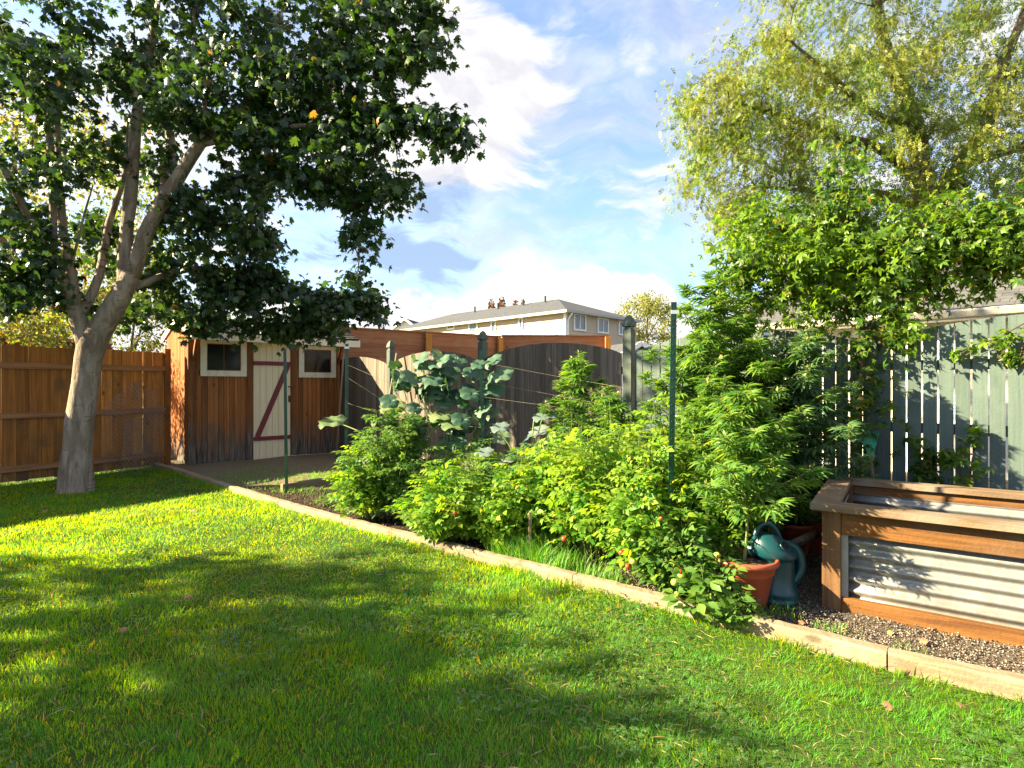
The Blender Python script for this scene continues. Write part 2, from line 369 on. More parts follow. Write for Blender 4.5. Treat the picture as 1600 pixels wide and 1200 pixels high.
def kind(o, k, label=None):
    o['kind'] = k
    if label: o['label'] = label
    return o
def shade(o):
    me = o.data; me.polygons.foreach_set('use_smooth', [True]*len(me.polygons)); return o

def leafmesh(name, V, F, mat, parent=None, smooth=False):
    me = bpy.data.meshes.new(name)
    V = np.asarray(V, np.float32); F = np.asarray(F, np.int32)
    me.vertices.add(len(V)); me.vertices.foreach_set('co', V.ravel())
    me.loops.add(F.size); me.loops.foreach_set('vertex_index', F.ravel())
    me.polygons.add(len(F)); me.polygons.foreach_set('loop_start', np.arange(0, F.size, 3, dtype=np.int32))
    me.update(calc_edges=True); me.materials.append(mat)
    o = bpy.data.objects.new(name, me); C.objects.link(o)
    if parent: o.parent = parent
    return o
def scatter(tv, tf, P, A, N, S):
    """place template (y = along the leaf, z = its upper side) at P along axis A with normal N, size S"""
    tv = np.asarray(tv, float); tf = np.asarray(tf, int)
    P = np.asarray(P, float); A = np.asarray(A, float); N = np.asarray(N, float); S = np.asarray(S, float)
    A = A/np.maximum(np.linalg.norm(A, axis=1, keepdims=True), 1e-6)
    X = np.cross(A, N); X /= np.maximum(np.linalg.norm(X, axis=1, keepdims=True), 1e-6)
    Z = np.cross(X, A)
    fr = np.stack([X, A, Z], 1)            # rows
    V = np.einsum('vk,nkj->nvj', tv, fr)*S[:, None, None]+P[:, None, :]
    F = tf[None]+(np.arange(len(P))*len(tv))[:, None, None]
    return V.reshape(-1, 3), F.reshape(-1, 3)
def joinvf(lst):
    V = []; F = []; o = 0
    for v, f in lst: V.append(v); F.append(np.asarray(f)+o); o += len(v)
    return np.concatenate(V), np.concatenate(F)
def unit(n):
    v = rng.normal(size=(n, 3)); return v/np.linalg.norm(v, axis=1, keepdims=True)

# leaf templates -------------------------------------------------
def fan(half, ctr, curl=.0):
    pts = [(x, y) for x, y in half] + [(-x, y) for x, y in reversed(half[1:-1])]
    V = [(ctr[0], ctr[1], .03)]+[(x, y, -curl*(x*x*1.4+max(0, y-.4)**2)) for x, y in pts]
    n = len(pts); F = [(0, (i+1) % n+1, i+1) for i in range(n)]
    return np.array(V), np.array(F)
MAPLE = fan([(0, 1.0), (.12, .76), (.27, .80), (.22, .56), (.56, .72), (.47, .50), (.56, .38), (.36, .34), (.46, .12), (.2, .12), (0, .02)], (0, .42), .5)
def leaflet(wd=.25, curl=.12):
    V = [(0, 0, 0), (wd*.8, .3, .04), (wd, .55, .03), (0, 1, -curl), (-wd, .55, .03), (-wd*.8, .3, .04), (0, .5, -.01)]
    F = [(0, 1, 6), (1, 2, 6), (2, 3, 6), (3, 4, 6), (4, 5, 6), (5, 0, 6)]
    return np.array(V, float), np.array(F)
def leaflet4(wd=.25, curl=.1):
    return np.array([(0, 0, 0), (wd, .42, .05), (0, 1, -curl), (-wd, .42, .05)], float), np.array([(0, 1, 2), (0, 2, 3)])
def compound(items, base):
    """items: (x, y, z, angle, length)"""
    out = []
    for (x, y, z, a, l) in items:
        c, s_ = math.cos(a), math.sin(a); v = base[0].copy()*l
        out.append((np.stack([v[:, 0]*c+v[:, 1]*s_+x, -v[:, 0]*s_+v[:, 1]*c+y, v[:, 2]+z], 1), base[1]))
    return joinvf(out)
TOM = compound([(0, .62, -.06, 0, .42), (.02, .55, -.03, 1.1, .34), (-.02, .55, -.03, -1.1, .34), (.01, .32, 0, 1.3, .32), (-.01, .30, 0, -1.3, .32), (.01, .12, 0, 1.5, .22), (-.01, .12, 0, -1.4, .22)], leaflet(.30, .25))
HEMP = compound([(0, 0, 0, a, l) for a, l in ((0, 1), (.5, .92), (-.5, .92), (1.0, .72), (-1.0, .72), (1.6, .42), (-1.6, .42))], leaflet(.085, .22))
VINE = compound([(0, 0, 0, a, l) for a, l in ((0, 1), (.95, .85), (-.95, .85), (1.9, .55), (-1.9, .55))], leaflet(.20, .25))
SIMPLE = leaflet(.27, .15); DIA = leaflet4(.26, .12)
ELM = compound([(0, y, 0, a, .32) for y, a in ((0, .9), (.14, -.9), (.28, .8), (.42, -.8), (.56, .7), (.66, -.6), (.74, 0))], leaflet4(.27, .1))
def squash_t():
    n = 22; V = [(0, .42, -.10)]; F = []
    for ring, rr in ((0, .55), (1, 1.0)):
        for k in range(n):
            a = 2*math.pi*k/n - math.pi/2
            lob = 1+.10*math.cos(5*a+math.pi/2)*ring + (.05 if k % 2 else -.03)*ring
            if ring and k == 0: lob = .35
            x = .56*rr*lob*math.cos(a); y = .42+.55*rr*lob*math.sin(a)
            z = .07*math.sin(3*a)*ring + (.03 if not ring else -.04) + .05*math.sin(7*a)*ring
            V.append((x, y, z))
    for k in range(n):
        k2 = (k+1) % n
        F += [(0, 1+k, 1+k2), (1+k, 1+n+k, 1+n+k2), (1+k, 1+n+k2, 1+k2)]
    return np.array(V), np.array(F)
SQUASH = squash_t()
CLOVER = compound([(0, 0, 0, a, 1) for a in (0, 2.09, 4.19)], leaflet4(.42, .05))

# ---------------------------------------------------------------- ground
TL = [(-6.2, 9.35), (-5.03, 8.45), (-3.95, 7.28), (-2.85, 6.28), (-2.10, 5.70), (-1.545, 5.17), (-.864, 4.70), (-.318, 4.255), (0, 3.98), (.42, 3.70), (.78, 3.42),
      (1.07, 3.17), (1.356, 2.907), (1.695, 2.60), (2.139, 2.326), (2.85, 1.95), (4.2, 1.35)]
for _ in range(2): TL = [TL[0]]+[((TL[i-1][0]+2*TL[i][0]+TL[i+1][0])/4, (TL[i-1][1]+2*TL[i][1]+TL[i+1][1])/4) for i in range(1, len(TL)-1)]+[TL[-1]]
TLx = np.array([p[0] for p in TL]); TLy = np.array([p[1] for p in TL])
def timber_x(y): return np.interp(-np.asarray(y), -TLy[::1], TLx)
def ground_z(x, y): return 0.0
b = MB()
b.grid(lambda u, v: (-400+800*u, -60+1100*v, -.03), 8, 8)
g0 = kind(b.build('ground', groundmat('field ground', (.08, .09, .04), (.10, .10, .05), (.06, .06, .035), .5, 8)), 'structure')
b = MB(); b.grid(lambda u, v: (-16+26*u, -3+14*v, .0+.012*math.sin(u*31)*math.cos(v*17)), 60, 40)
kind(b.build('lawn', M['lawn_soil'], smooth=True), 'structure')
# garden bed: strip from the timbers to the fences
P3 = Vector((1.27, 6.04, 0)); GD = (Vector((-2.09, 9.59, 0))-P3).normalized(); GRD = Vector((.77, -.638, 0))
b = MB()
line = []
for i in range(len(TL)-1):
    for k in range(6):
        t = k/6; line.append((TL[i][0]*(1-t)+TL[i+1][0]*t, TL[i][1]*(1-t)+TL[i+1][1]*t))
line.append(TL[-1])
def bedf(u, v):
    i = u*(len(line)-1); a = int(min(i, len(line)-2)); t = i-a
    x = line[a][0]*(1-t)+line[a+1][0]*t; y = line[a][1]*(1-t)+line[a+1][1]*t
    return (x+.03+v*7.0*.70, y+.03+v*7.0*.72, .035+.02*math.sin(x*7+v*40)*math.sin(y*5)+(.0 if v else -.0))
b.grid(bedf, len(line)-1, 60)
m, T = new_mat('garden bed ground'); oc = ocoord(T)
sx = T.add('ShaderNodeSeparateXYZ', {0: oc})
nz = T.noise(oc, 55, 4, .7); nb = T.noise(oc, 3, 5)
soil = T.mix(T.mapr(nz, .45, .62, 0, 1), (.030, .020, .014), (.075, .053, .036))
grav = T.mix(T.mapr(T.noise(oc, 110, 3, .8), .42, .62, 0, 1), (.05, .038, .029), (.16, .13, .105))
yard = T.mix(T.mapr(nz, .4, .65, 0, 1), (.20, .15, .10), (.11, .09, .06))
xw = T.math('ADD', sx.outputs[0], T.math('MULTIPLY', T.math('SUBTRACT', nb, .5), .5))
c = T.mix(T.mapr(xw, .95, 1.25), soil, grav)
c = T.mix(T.mapr(T.math('ADD', sx.outputs[1], T.math('MULTIPLY', T.math('SUBTRACT', nb, .5), .5)), 6.9, 7.2), c, yard)
finish(T, c, .95, nz, .8, .02, spec=.1)
kind(b.build('garden_bed', m, smooth=True), 'structure')

# edging timbers : each sawn length is a thing
segs = [(0, 3, 'dark shaded edging timber running up to the wooden shed'), (3, 5, 'sunlit edging timber beside the first green stake'),
        (5, 7, 'bright edging timber below the small tomato bush'), (7, 9, 'bright edging timber in front of the grass tuft and broken stake'),
        (9, 11, 'half shaded edging timber below the green tomatoes'), (11, 13, 'edging timber in front of the terracotta pot and watering can'),
        (13, 16, 'thick edging timber nearest the camera beside the gravel path')]
for a, c_, lab in segs:
    p = [Vector((TL[i][0], TL[i][1], 0)) for i in range(a, c_+1)]
    L = (p[-1]-p[0]); ang = math.atan2(L.y, L.x)
    root = p[0]; rot = Matrix.Rotation(-ang, 3, 'Z')
    q = [rot @ (v-root) for v in p]
    n_ = 24; b = MB(); H = .074+.006*random.random()+(.018 if a >= 11 else 0); W = .088
    xs = [v.x for v in q]; ys = [v.y for v in q]
    rows = []
    gap = .004
    for i in range(n_+1):
        x = gap+(xs[-1]-2*gap)*i/n_; y = float(np.interp(x, xs, ys))
        j = [random.uniform(-.003, .003) for _ in range(6)]
        rows.append([(x, y+j[0], -.03), (x, y+.002+j[0], H-.012+j[1]), (x, y+.012, H+j[2]), (x, y+W-.012+j[5], H+j[3]), (x, y+W, H-.012), (x, y+W, -.03)])
    vs = [v for r_ in rows for v in r_]; fs = []
    for i in range(n_):
        for k in range(5): fs.append((i*6+k, i*6+6+k, i*6+7+k, i*6+1+k))
    fs.append(tuple(range(5, -1, -1))); fs.append(tuple(n_*6+k for k in range(6)))
    b.raw(vs, [tuple(reversed(f)) for f in fs])
    o = b.build('edging_timber', M['timber'], smooth=False)
    o.location = root; o.rotation_euler = (0, 0, ang)
    tag(o, lab, 'garden edging', 'edging timbers between lawn and bed')

# inner board across the bed by the shed
a_ = gnd(440, 765, .05); c_ = gnd(560, 746, .05)
o = MB().box(0, (c_-a_).length, -.03, .03, -.04, .07).build('edging_board', M['timber'], bevel=.006)
o.location = a_; o.rotation_euler = (0, 0, math.atan2((c_-a_).y, (c_-a_).x))
tag(o, 'low weathered board crossing the bed in front of the shed, behind the thin green stake', 'garden edging')

# ---------------------------------------------------------------- grass
def vn(p, s, seed=0):
    """cheap smooth value noise on 2-D points"""
    r_ = np.random.default_rng(seed); g = r_.random((64, 64)); q = p*s+100; i = np.floor(q).astype(int); f = q-i; f = f*f*(3-2*f)
    def G(a, b_): return g[a % 64, b_ % 64]
    return (G(i[:, 0], i[:, 1])*(1-f[:, 0])+G(i[:, 0]+1, i[:, 1])*f[:, 0])*(1-f[:, 1])+(G(i[:, 0], i[:, 1]+1)*(1-f[:, 0])+G(i[:, 0]+1, i[:, 1]+1)*f[:, 0])*f[:, 1]
def grass_blades(P, H, W, bend=.5):
    n = len(P); th = vn(P[:, :2], 2.3, 21)*9+vn(P[:, :2], 7, 22)*5+rng.normal(0, 1.1, n); ln = rng.uniform(.1, bend, n)*H
    d = np.stack([np.cos(th), np.sin(th), np.zeros(n)], 1); s = np.stack([-np.sin(th+rng.normal(0, .6, n)), np.cos(th), np.zeros(n)], 1)
    up = np.array([0, 0, 1.0])
    a = P - s*W[:, None]/2; b_ = P + s*W[:, None]/2
    mid = P + up*(H*.55)[:, None] + d*(ln*.35)[:, None]
    c0 = mid - s*W[:, None]*.42; c1 = mid + s*W[:, None]*.42
    tip = P + up*(H*.95)[:, None] + d*ln[:, None]
    V = np.stack([a, b_, c0, c1, tip], 1).reshape(-1, 3)
    F = (np.array([[0, 1, 3], [0, 3, 2], [2, 3, 4]])[None]+(np.arange(n)*5)[:, None, None]).reshape(-1, 3)
    return V, F
FA = Vector((-6.83, 7.43, 0)); FDIR = Vector((1.08, 1.67, 0)).normalized()
def lawn_pts(x0, x1, y0, y1, dens):
    n = int((x1-x0)*(y1-y0)*dens)
    x = rng.uniform(x0, x1, n); y = rng.uniform(y0, y1, n)
    ok = x < timber_x(y)+.0
    fx = FA.x+(y-FA.y)*FDIR.x/FDIR.y
    ok &= x > fx-.02
    # frustum with a wide margin
    ok &= np.abs(x) < y*1.0+1.6
    return np.stack([x[ok], y[ok]], 1)
VF = []
for (x0, x1, y0, y1, dens, wd) in ((-4.5, 3.2, 1.2, 3.0, 13500, .0027), (-6.5, 1.6, 3.0, 4.6, 9000, .0033), (-9, .3, 4.6, 6.6, 5400, .0044), (-8.5, -2, 6.6, 9.4, 3400, .0058)):
    p = lawn_pts(x0, x1, y0, y1, dens)
    hn = vn(p, 1.7, 1)*.5+vn(p, 6, 2)*.5
    H = (.020+.026*hn)*rng.uniform(.5, 1.35, len(p))
    keep = rng.random(len(p)) < np.clip(.25+1.0*vn(p, 4, 3)+.35*vn(p, 11, 13), .25, 1)
    p, H = p[keep], H[keep]
    VF.append(grass_blades(np.column_stack([p, np.full(len(p), -.003)]), H, rng.uniform(.7, 1.3, len(p))*wd, 1.1))
# longer fringe along the timbers and the fence foot
for (lx, ly, n, jit, hh, side) in ((TLx, TLy, 9000, .10, .09, -1),):
    t = rng.uniform(0, 1, n)**1.0; seg = np.cumsum(np.r_[0, np.hypot(np.diff(lx), np.diff(ly))]); s_ = t*seg[-1]
    x = np.interp(s_, seg, lx); y = np.interp(s_, seg, ly); off = rng.exponential(.035, n)
    clump = vn(np.column_stack([x, y]), 5, 9)
    ok = rng.random(n) < clump*1.1
    VF.append(grass_blades(np.column_stack([x-off*.7, y-off*.7, np.zeros(n)])[ok], (rng.uniform(.03, 1.0, n)*hh*clump)[ok]+.02, rng.uniform(.003, .005, n)[ok], .9))
V, F = joinvf(VF)
kind(leafmesh('grass', V, F, M['grass']), 'stuff', 'short green lawn grass')
p = lawn_pts(-5, 3, 1.3, 7, 230); p = p[rng.random(len(p)) < vn(p, 1.4, 31)**1.5*1.4]; n = len(p); a = rng.uniform(0, 6.28, n)
V, F = scatter(*leaflet4(.035, .02), np.column_stack([p, rng.uniform(.014, .034, n)]), np.column_stack([np.cos(a), np.sin(a), rng.normal(0, .18, n)]), np.column_stack([rng.normal(0, .3, (n, 2)), np.ones(n)]), rng.uniform(.03, .075, n))
kind(leafmesh('thatch', V, F, leafmat('dry grass straw', [(0, (.22, .17, .07)), (1, (.40, .34, .17))], .2, .8)), 'stuff', 'dry straw and clippings lying in the lawn')
p = lawn_pts(-4.5, 3, 1.4, 5.5, 900); p = p[vn(p, 1.6, 5) > .56]; n = len(p)
N = np.column_stack([rng.normal(0, .25, n), rng.normal(0, .25, n), np.ones(n)])
V, F = scatter(*CLOVER, np.column_stack([p, rng.uniform(.03, .05, n)]), np.column_stack([rng.normal(size=(n, 2)), np.zeros(n)]), N, rng.uniform(.009, .016, n))
kind(leafmesh('clover', V, F, M['clover']), 'stuff', 'clover leaves scattered through the lawn')
# weeds and tall grass in the bed
VF = []
for (px, py, sp, n, h) in ((830, 870, .22, 900, .20), (790, 868, .15, 400, .16), (870, 885, .2, 500, .14), (940, 905, .2, 300, .10), (1210, 950, .15, 200, .07), (1300, 985, .1, 60, .05), (1420, 1020, .1, 60, .05), (520, 780, .25, 200, .07), (430, 758, .6, 500, .04), (360, 745, .5, 500, .04), (480, 740, .6, 500, .04), (410, 735, .6, 500, .04), (350, 755, .5, 700, .04), (500, 745, .4, 700, .045), (470, 765, .3, 400, .04)):
    g_ = gnd(px, py, .05); q = rng.normal(0, sp*.5, (n, 2))+np.array([g_.x, g_.y]); ok = q[:, 0] > timber_x(q[:, 1])+.1; q = q[ok]
    VF.append(grass_blades(np.column_stack([q, np.full(len(q), .04)]), rng.uniform(.4, 1.2, len(q))*h, rng.uniform(.003, .005, len(q)), .9))
kind(leafmesh('weeds', *joinvf(VF), M['weedgrass']), 'stuff', 'tufts of tall grass growing in the bed')
# gravel chips
n = 95000
x = rng.uniform(.7, 5.0, n); y = rng.uniform(1.5, 5.2, n); ok = (x > timber_x(y)+.11) & (y < 5.4-(x-1.27)*.82) & (rng.random(n) < np.clip(1.5-(y-2.3)*.35, .25, 1)) ; x, y = x[ok], y[ok]; n = len(x)
OCT = (np.array([(1, 0, 0), (0, 1, 0), (-.9, .1, 0), (0, -1, 0), (.1, .1, .7), (0, 0, -.5)]), np.array([(0, 1, 4), (1, 2, 4), (2, 3, 4), (3, 0, 4), (1, 0, 5), (2, 1, 5), (3, 2, 5), (0, 3, 5)]))
V, F = scatter(*OCT, np.column_stack([x, y, np.full(n, .044)+rng.uniform(-.004, .012, n)]), np.column_stack([rng.normal(size=(n, 2)), rng.normal(0, .3, n)]), np.column_stack([rng.normal(0, .4, (n, 2)), np.ones(n)]), rng.uniform(.003, .0075, n))
kind(leafmesh('gravel', V, F, M['chips']), 'stuff', 'loose brown and pale gravel chips')
# soil crumbs in the dark bed
n = 9000; x = rng.uniform(-3.2, 1.6, n); y = rng.uniform(3, 7, n); ok = (x > timber_x(y)+.12); x, y = x[ok], y[ok]; n = len(x)
V, F = scatter(*OCT, np.column_stack([x, y, np.full(n, .045)+rng.uniform(-.005, .01, n)]), np.column_stack([rng.normal(size=(n, 2)), rng.normal(0, .3, n)]), np.column_stack([rng.normal(0, .4, (n, 2)), np.ones(n)]), rng.uniform(.005, .016, n))
kind(leafmesh('soil_crumbs', V, F, plain('soil crumbs', (.07, .05, .035), .9)), 'stuff', 'dark crumbly soil of the bed')

# ---------------------------------------------------------------- fences
def frange(L, step):
    x = 0.0
    while x < L-step*.5: yield x; x += step
# left cedar fence (boards face the camera with rails on this side)
L1 = 9.2; st = FA - FDIR*(L1-2.05)
rz = math.atan2(FDIR.y, FDIR.x)
f = thing('board_fence', 'warm brown cedar board fence with three rails behind the maple trunk', 'fence', st, rz)
b = MB(); x = 0
while x < L1-.02:
    wd = .138+random.uniform(-.006, .006); g_ = random.choice([.003, .004, .005, .010])
    dj = random.uniform(0, .006); b.box(x, min(x+wd, L1), dj, .018+dj, .03+random.uniform(-.01, .01), 1.87+random.uniform(-.008, .008), .0015); x += wd+g_
b.build('board', M['cedar'], f, label='row of upright cedar boards')
for z in (.20, .92, 1.60):
    MB().box(0, L1, -.038, -.001, z-.042, z+.042).build('rail', M['cedar_rail'], f, bevel=.003)
for x in (L1+.001, L1-2.45, L1-4.9, L1-7.35):
    MB().box(x, x+.09, .02 if x < L1 else -.03, .11 if x < L1 else .06, -.05, 1.84 if x < L1 else 1.93).build('post', M['cedar'], f, bevel=.003)

def picket(b, x, wd, h0, h1, y0, y1, z0=.05):
    vs = [(x, y0, z0), (x+wd, y0, z0), (x+wd, y1, z0), (x, y1, z0), (x, y0, h0), (x+wd, y0, h1), (x+wd, y1, h1), (x, y1, h0)]
    b.raw(vs, [(0, 3, 2, 1), (4, 5, 6, 7), (0, 1, 5, 4), (1, 2, 6, 5), (2, 3, 7, 6), (3, 0, 4, 7)])
def cap_post(parent, x, h, mat, wd=.1):
    b = MB(); e_ = wd/2; b.box(x-e_, x+e_, -e_, e_, -.05, h-.17)
    prof = [(1.0, h-.17), (1.0, h-.165), (.72, h-.155), (.72, h-.135), (1.12, h-.125), (1.12, h-.10), (.85, h-.055), (.45, h-.015), (.05, h)]
    o = len(b.v)
    for (s_, z) in prof:
        for (i, j) in ((-1, -1), (1, -1), (1, 1), (-1, 1)): b.v.append((x+i*e_*s_, j*e_*s_, z))
    for k in range(len(prof)-1):
        for q in range(4): b.f.append((o+k*4+q, o+k*4+(q+1) % 4, o+k*4+4+(q+1) % 4, o+k*4+4+q))
    b.f.append(tuple(o+(len(prof)-1)*4+q for q in range(4)))
    return b.build('post', mat, parent, bevel=.002)
def scallop_fence(name, label, start, direc, spans, pitch, wd, mat, postmat, posts, rails_mat, valley=1.68, peak=1.86):
    f = thing(name, label, 'fence', start, math.atan2(direc.y, direc.x))
    x = 0
    for si, L in enumerate(spans):
        b = MB(); n = max(1, round((L-.1)/pitch)); p_ = (L-.1)/n
        hh = lambda t: valley+(peak-valley)*math.sin(math.pi*min(1, max(0, t)))**.7
        for k in range(n):
            x0 = x+.05+k*p_+random.uniform(-.002, .002); t0 = (k*p_)/(L-.1); t1 = (k*p_+wd)/(L-.1)
            picket(b, x0, wd, hh(t0), hh(t1), -.009, .009)
        b.build('picket_panel', mat, f)
        for z in (.35, 1.0, 1.5):
            MB().box(x+.05, x+L-.05, .0095, .047, z-.04, z+.04).build('rail', rails_mat, f)
        x += L
    for (xp, h, pm) in posts: cap_post(f, xp, h, pm)
    return f
P1 = Vector((-2.09, 9.59, 0))
sp = (P1-P3).length/2
# run from the far end to the corner, so that local -y faces the camera
start = P3 + GD*(sp*3.02); dG = -GD
scallop_fence('picket_fence', 'weathered grey brown scalloped picket fence behind the vegetable bed', start, dG, [sp, sp, sp], .0935, .0895, M['gray_fence'], M['green_post'],
              [(sp*1.02, 2.10, M['green_post']), (sp*2.02, 2.10, M['green_post'])], M['gray_fence'])
GL = 2.2
scallop_fence('green_picket_fence', 'sage green painted scalloped picket fence behind the raised planter, bright gaps between its slats', P3+GRD*.02, GRD, [GL, GL, GL], .1, .089, M['green_fence'], M['green_post'],
              [(-.02, 2.10, M['green_post']), (GL, 1.86, M['green_post']), (GL*2, 1.86, M['green_post'])], M['green_post'])
# neighbour's horizontal board fence
def horiz_fence(p0, p1, top, label, posts, n=7):
    d = p1-p0; f = thing('horizontal_board_fence', label, 'fence', p0, math.atan2(d.y, d.x), 'neighbouring horizontal board fences')
    L = d.length; b = MB(); z = .1; hb = (top-.1)/n; b.box(0, L, .031, .045, .1, top-.01)
    for k in range(n): b.box(-.0, L, .0, .03, z+.002, z+hb-.002, .001); z += hb
    b.box(-.02, L+.02, -.04, .07, top+.001, top+.03)
    b.build('board', M['neigh'], f)
    for x in posts: MB().box(x-.07, x+.07, -.12, -.041, 0, top-.02).build('post', M['neigh_post'], f, bevel=.004)
    return f
a_ = at(500, 520, 11.6); a_.z = 0; c_ = at(783, 520, 14.1); c_.z = 0
dd = (c_-a_); tt = lambda px, A, B: (((px-800)/K*A.y-A.x)/((B.x-A.x)-(px-800)/K*(B.y-A.y)))*(B-A).length
horiz_fence(a_, c_, 2.54, 'red brown horizontal board fence rising behind the shed roof and grey pickets', [tt(667, a_, c_), tt(779, a_, c_)], 8)
e_ = at(952, 520, 14.2); e_.z = 0; c2 = c_+Vector((.02, .02, 0))
horiz_fence(c2, e_, 2.57, 'red brown horizontal board fence ending below the pale house', [(e_-c2).length-.05], 8)

# ---------------------------------------------------------------- shed
SF = Vector((-5.26, 9.1, 0)); SDR = Vector((.725, .69, 0)).normalized(); SW, SDp = 2.60, 1.5
srz = math.atan2(SDR.y, SDR.x)
shed = thing('garden_shed', 'small brown board garden shed with cream door and two square windows', 'shed', SF, srz)
def s_of(px, A=SF, D=SDR):
    r_ = (px-800)/K; return (r_*A.y-A.x)/(D.x-r_*D.y)
def z_of(px, py, A=SF, D=SDR):
    Y = A.y+s_of(px, A, D)*D.y; return CH+(600-py)/K*Y
HW = 2.14
def plank_wall(b, L, y0, y1, z0, z1, wd=.09):
    x = 0
    while x < L-.01:
        b.box(x, min(x+wd-.006, L), y0+random.uniform(-.003, .003), y1, z0, z1, .0008); x += wd
b = MB(); plank_wall(b, SW, -.02, .0, .03, HW+.08, .085); b.build('front_wall', M['shed_wall'], shed)
# side walls (own objects, rotated so grain runs up)
for xx, nm in ((0.0, 'side_wall'), (SW, 'side_wall')):
    b = MB(); L = SDp; x = 0
    while x < L-.01:
        h0 = HW+.09+.22*(1-abs(2*(x)/L-1)); h1 = HW+.09+.22*(1-abs(2*min(x+.1, L)/L-1))
        y0 = xx-.02 if xx == 0 else xx
        vs = [(y0, x, .03), (y0+.018, x, .03), (y0+.018, x+.091, .03), (y0, x+.091, .03), (y0, x, h0), (y0+.018, x, h0), (y0+.018, x+.091, h1), (y0, x+.091, h1)]
        b.raw(vs, [(0, 3, 2, 1), (4, 5, 6, 7), (0, 1, 5, 4), (1, 2, 6, 5), (2, 3, 7, 6), (3, 0, 4, 7)]); x += .1
    b.build(nm, M['shed_side'], shed)
b = MB(); plank_wall(b, SW, SDp, SDp+.02, .03, HW, .12); b.build('back_wall', M['shed_side'], shed)
# trim strips beside door and at corners
for px in (389.5, 458):
    s_ = s_of(px); MB().box(s_-.05, s_+.05, -.042, -.0225, .03, HW-.002).build('trim_board', M['shed_wall'], shed)
MB().box(-.041, .05, -.040, -.0225, .03, HW-.001).build('trim_board', M['shed_wall'], shed)
# door
s0, s1 = s_of(394.5), s_of(452); zt, zb = HW-.03, z_of(420, 716)
door = MB()
x = s0; wd = (s1-s0)/6
for k in range(6): door.box(s0+k*wd+.002, s0+(k+1)*wd-.002, -.050, -.0225, zb, zt)
door = door.build('door', M['doorpaint'], shed, bevel=.003)
zb1, zb2 = z_of(420, 568), z_of(420, 684)
MB().box(s0+.0, s1, -.072, -.051, zb1-.035, zb1+.035).build('brace', M['maroon'], door, bevel=.002)
MB().box(s0+.0, s1, -.072, -.051, zb2-.035, zb2+.035).build('brace', M['maroon'], door, bevel=.002)
MB().beam((s0+.06, -.0615, zb2+.03), (s1-.05, -.0615, zb1-.03), .021, .085).build('brace', M['maroon'], door)
z_ = z_of(450, 604); MB().box(s1-.05, s1+.07, -.085, -.073, z_-.012, z_+.012).tube([(s1+.06, -.085, z_), (s1+.06, -.10, z_)], .014).build('latch', M['maroon'], door)
z_ = z_of(450, 623); MB().box(s1-.04, s1-.01, -.075, -.051, z_-.06, z_+.06).build('handle', M['blackmetal'], door, bevel=.003)
# windows
for (p0, p1, t0, t1) in ((312, 384, 531.5, 588), (465.5, 523, 541, 590)):
    s0, s1 = s_of(p0), s_of(p1); z1, z0 = z_of((p0+p1)/2, t0), z_of((p0+p1)/2, t1)
    b = MB(); F_ = .095
    b.box(s0, s1, -.055, -.0225, z0, z0+F_).box(s0, s1, -.055, -.0225, z1-F_*.7, z1).box(s0, s0+F_, -.055, -.0225, z0+F_, z1-F_*.7).box(s1-F_, s1, -.055, -.0225, z0+F_, z1-F_*.7)
    wn = b.build('window', M['cream'], shed)
    MB().box(s0+F_, s1-F_, -.030, -.0225, z0+F_, z1-F_*.7).build('pane', M['black_glass'], wn)
    b = MB(); xm = (s0+s1)/2
    MB().box(xm-.006, xm+.006, -.036, -.0305, z0+F_, z1-F_*.7).build('glazing_bar', M['shed_wall'], wn)
    b.box(s0+F_, s0+F_+.014, -.040, -.0305, z0+F_, z1-F_*.7).box(s1-F_-.014, s1-F_, -.040, -.0305, z0+F_, z1-F_*.7).box(s0+F_+.014, s1-F_-.014, -.040, -.0305, z0+F_, z0+F_+.012).box(s0+F_+.014, s1-F_-.014, -.040, -.0305, z1-F_*.7-.012, z1-F_*.7); b.build('sash', M['shed_wall'], wn)
# roof: two slopes of shakes, fascia
OV = .28; OS = .30; OSL = .05
pitch = math.atan2(.33, SDp/2+OV)
rf = MB()
for side in (0, 1):
    ln = (SDp/2+OV)/math.cos(pitch); rows_ = 7
    for r_ in range(rows_):
        d0 = ln*(1-r_/rows_); d1 = ln*(1-(r_+1)/rows_)-.05
        x = -OSL
        while x < SW+OS:
            wd = random.uniform(.09, .17); x1 = min(x+wd, SW+OS)
            lift = .012+random.uniform(0, .008)
            def pt(xx, d, h):
                yy = (SDp/2-d*math.cos(pitch)) if side == 0 else (SDp/2+d*math.cos(pitch))
                return (xx, yy, HW+.385-d*math.sin(pitch)+h)
            e0 = d0+random.uniform(-.02, .02)
            rf.raw([pt(x, e0, lift), pt(x1-.004, e0, lift), pt(x1-.004, max(d1, 0), .003), pt(x, max(d1, 0), .003),
                    pt(x, e0, lift+.014), pt(x1-.004, e0, lift+.014), pt(x1-.004, max(d1, 0), .008), pt(x, max(d1, 0), .008)],
                   [(0, 3, 2, 1), (4, 5, 6, 7), (0, 1, 5, 4), (1, 2, 6, 5), (2, 3, 7, 6), (3, 0, 4, 7)])
            x = x1
roof = rf.build('roof', M['shake'], shed)
b = MB(); b.box(-OSL, SW+OS, -OV+.005, -OV+.03, HW-.075, HW+.05); b.build('fascia', M['cream'], roof, bevel=.003)
for xx in (-OSL+.012, SW+OS-.012):
    for (ya, za, yb, zb_) in ((-OV+.03, HW+.045, SDp/2-.001, HW+.37), (SDp/2+.001, HW+.37, SDp+OV, HW+.05)):
        MB().beam((xx, ya, za-.03), (xx, yb, zb_-.03), .024, .11).build('barge_board', M['cream'], roof)
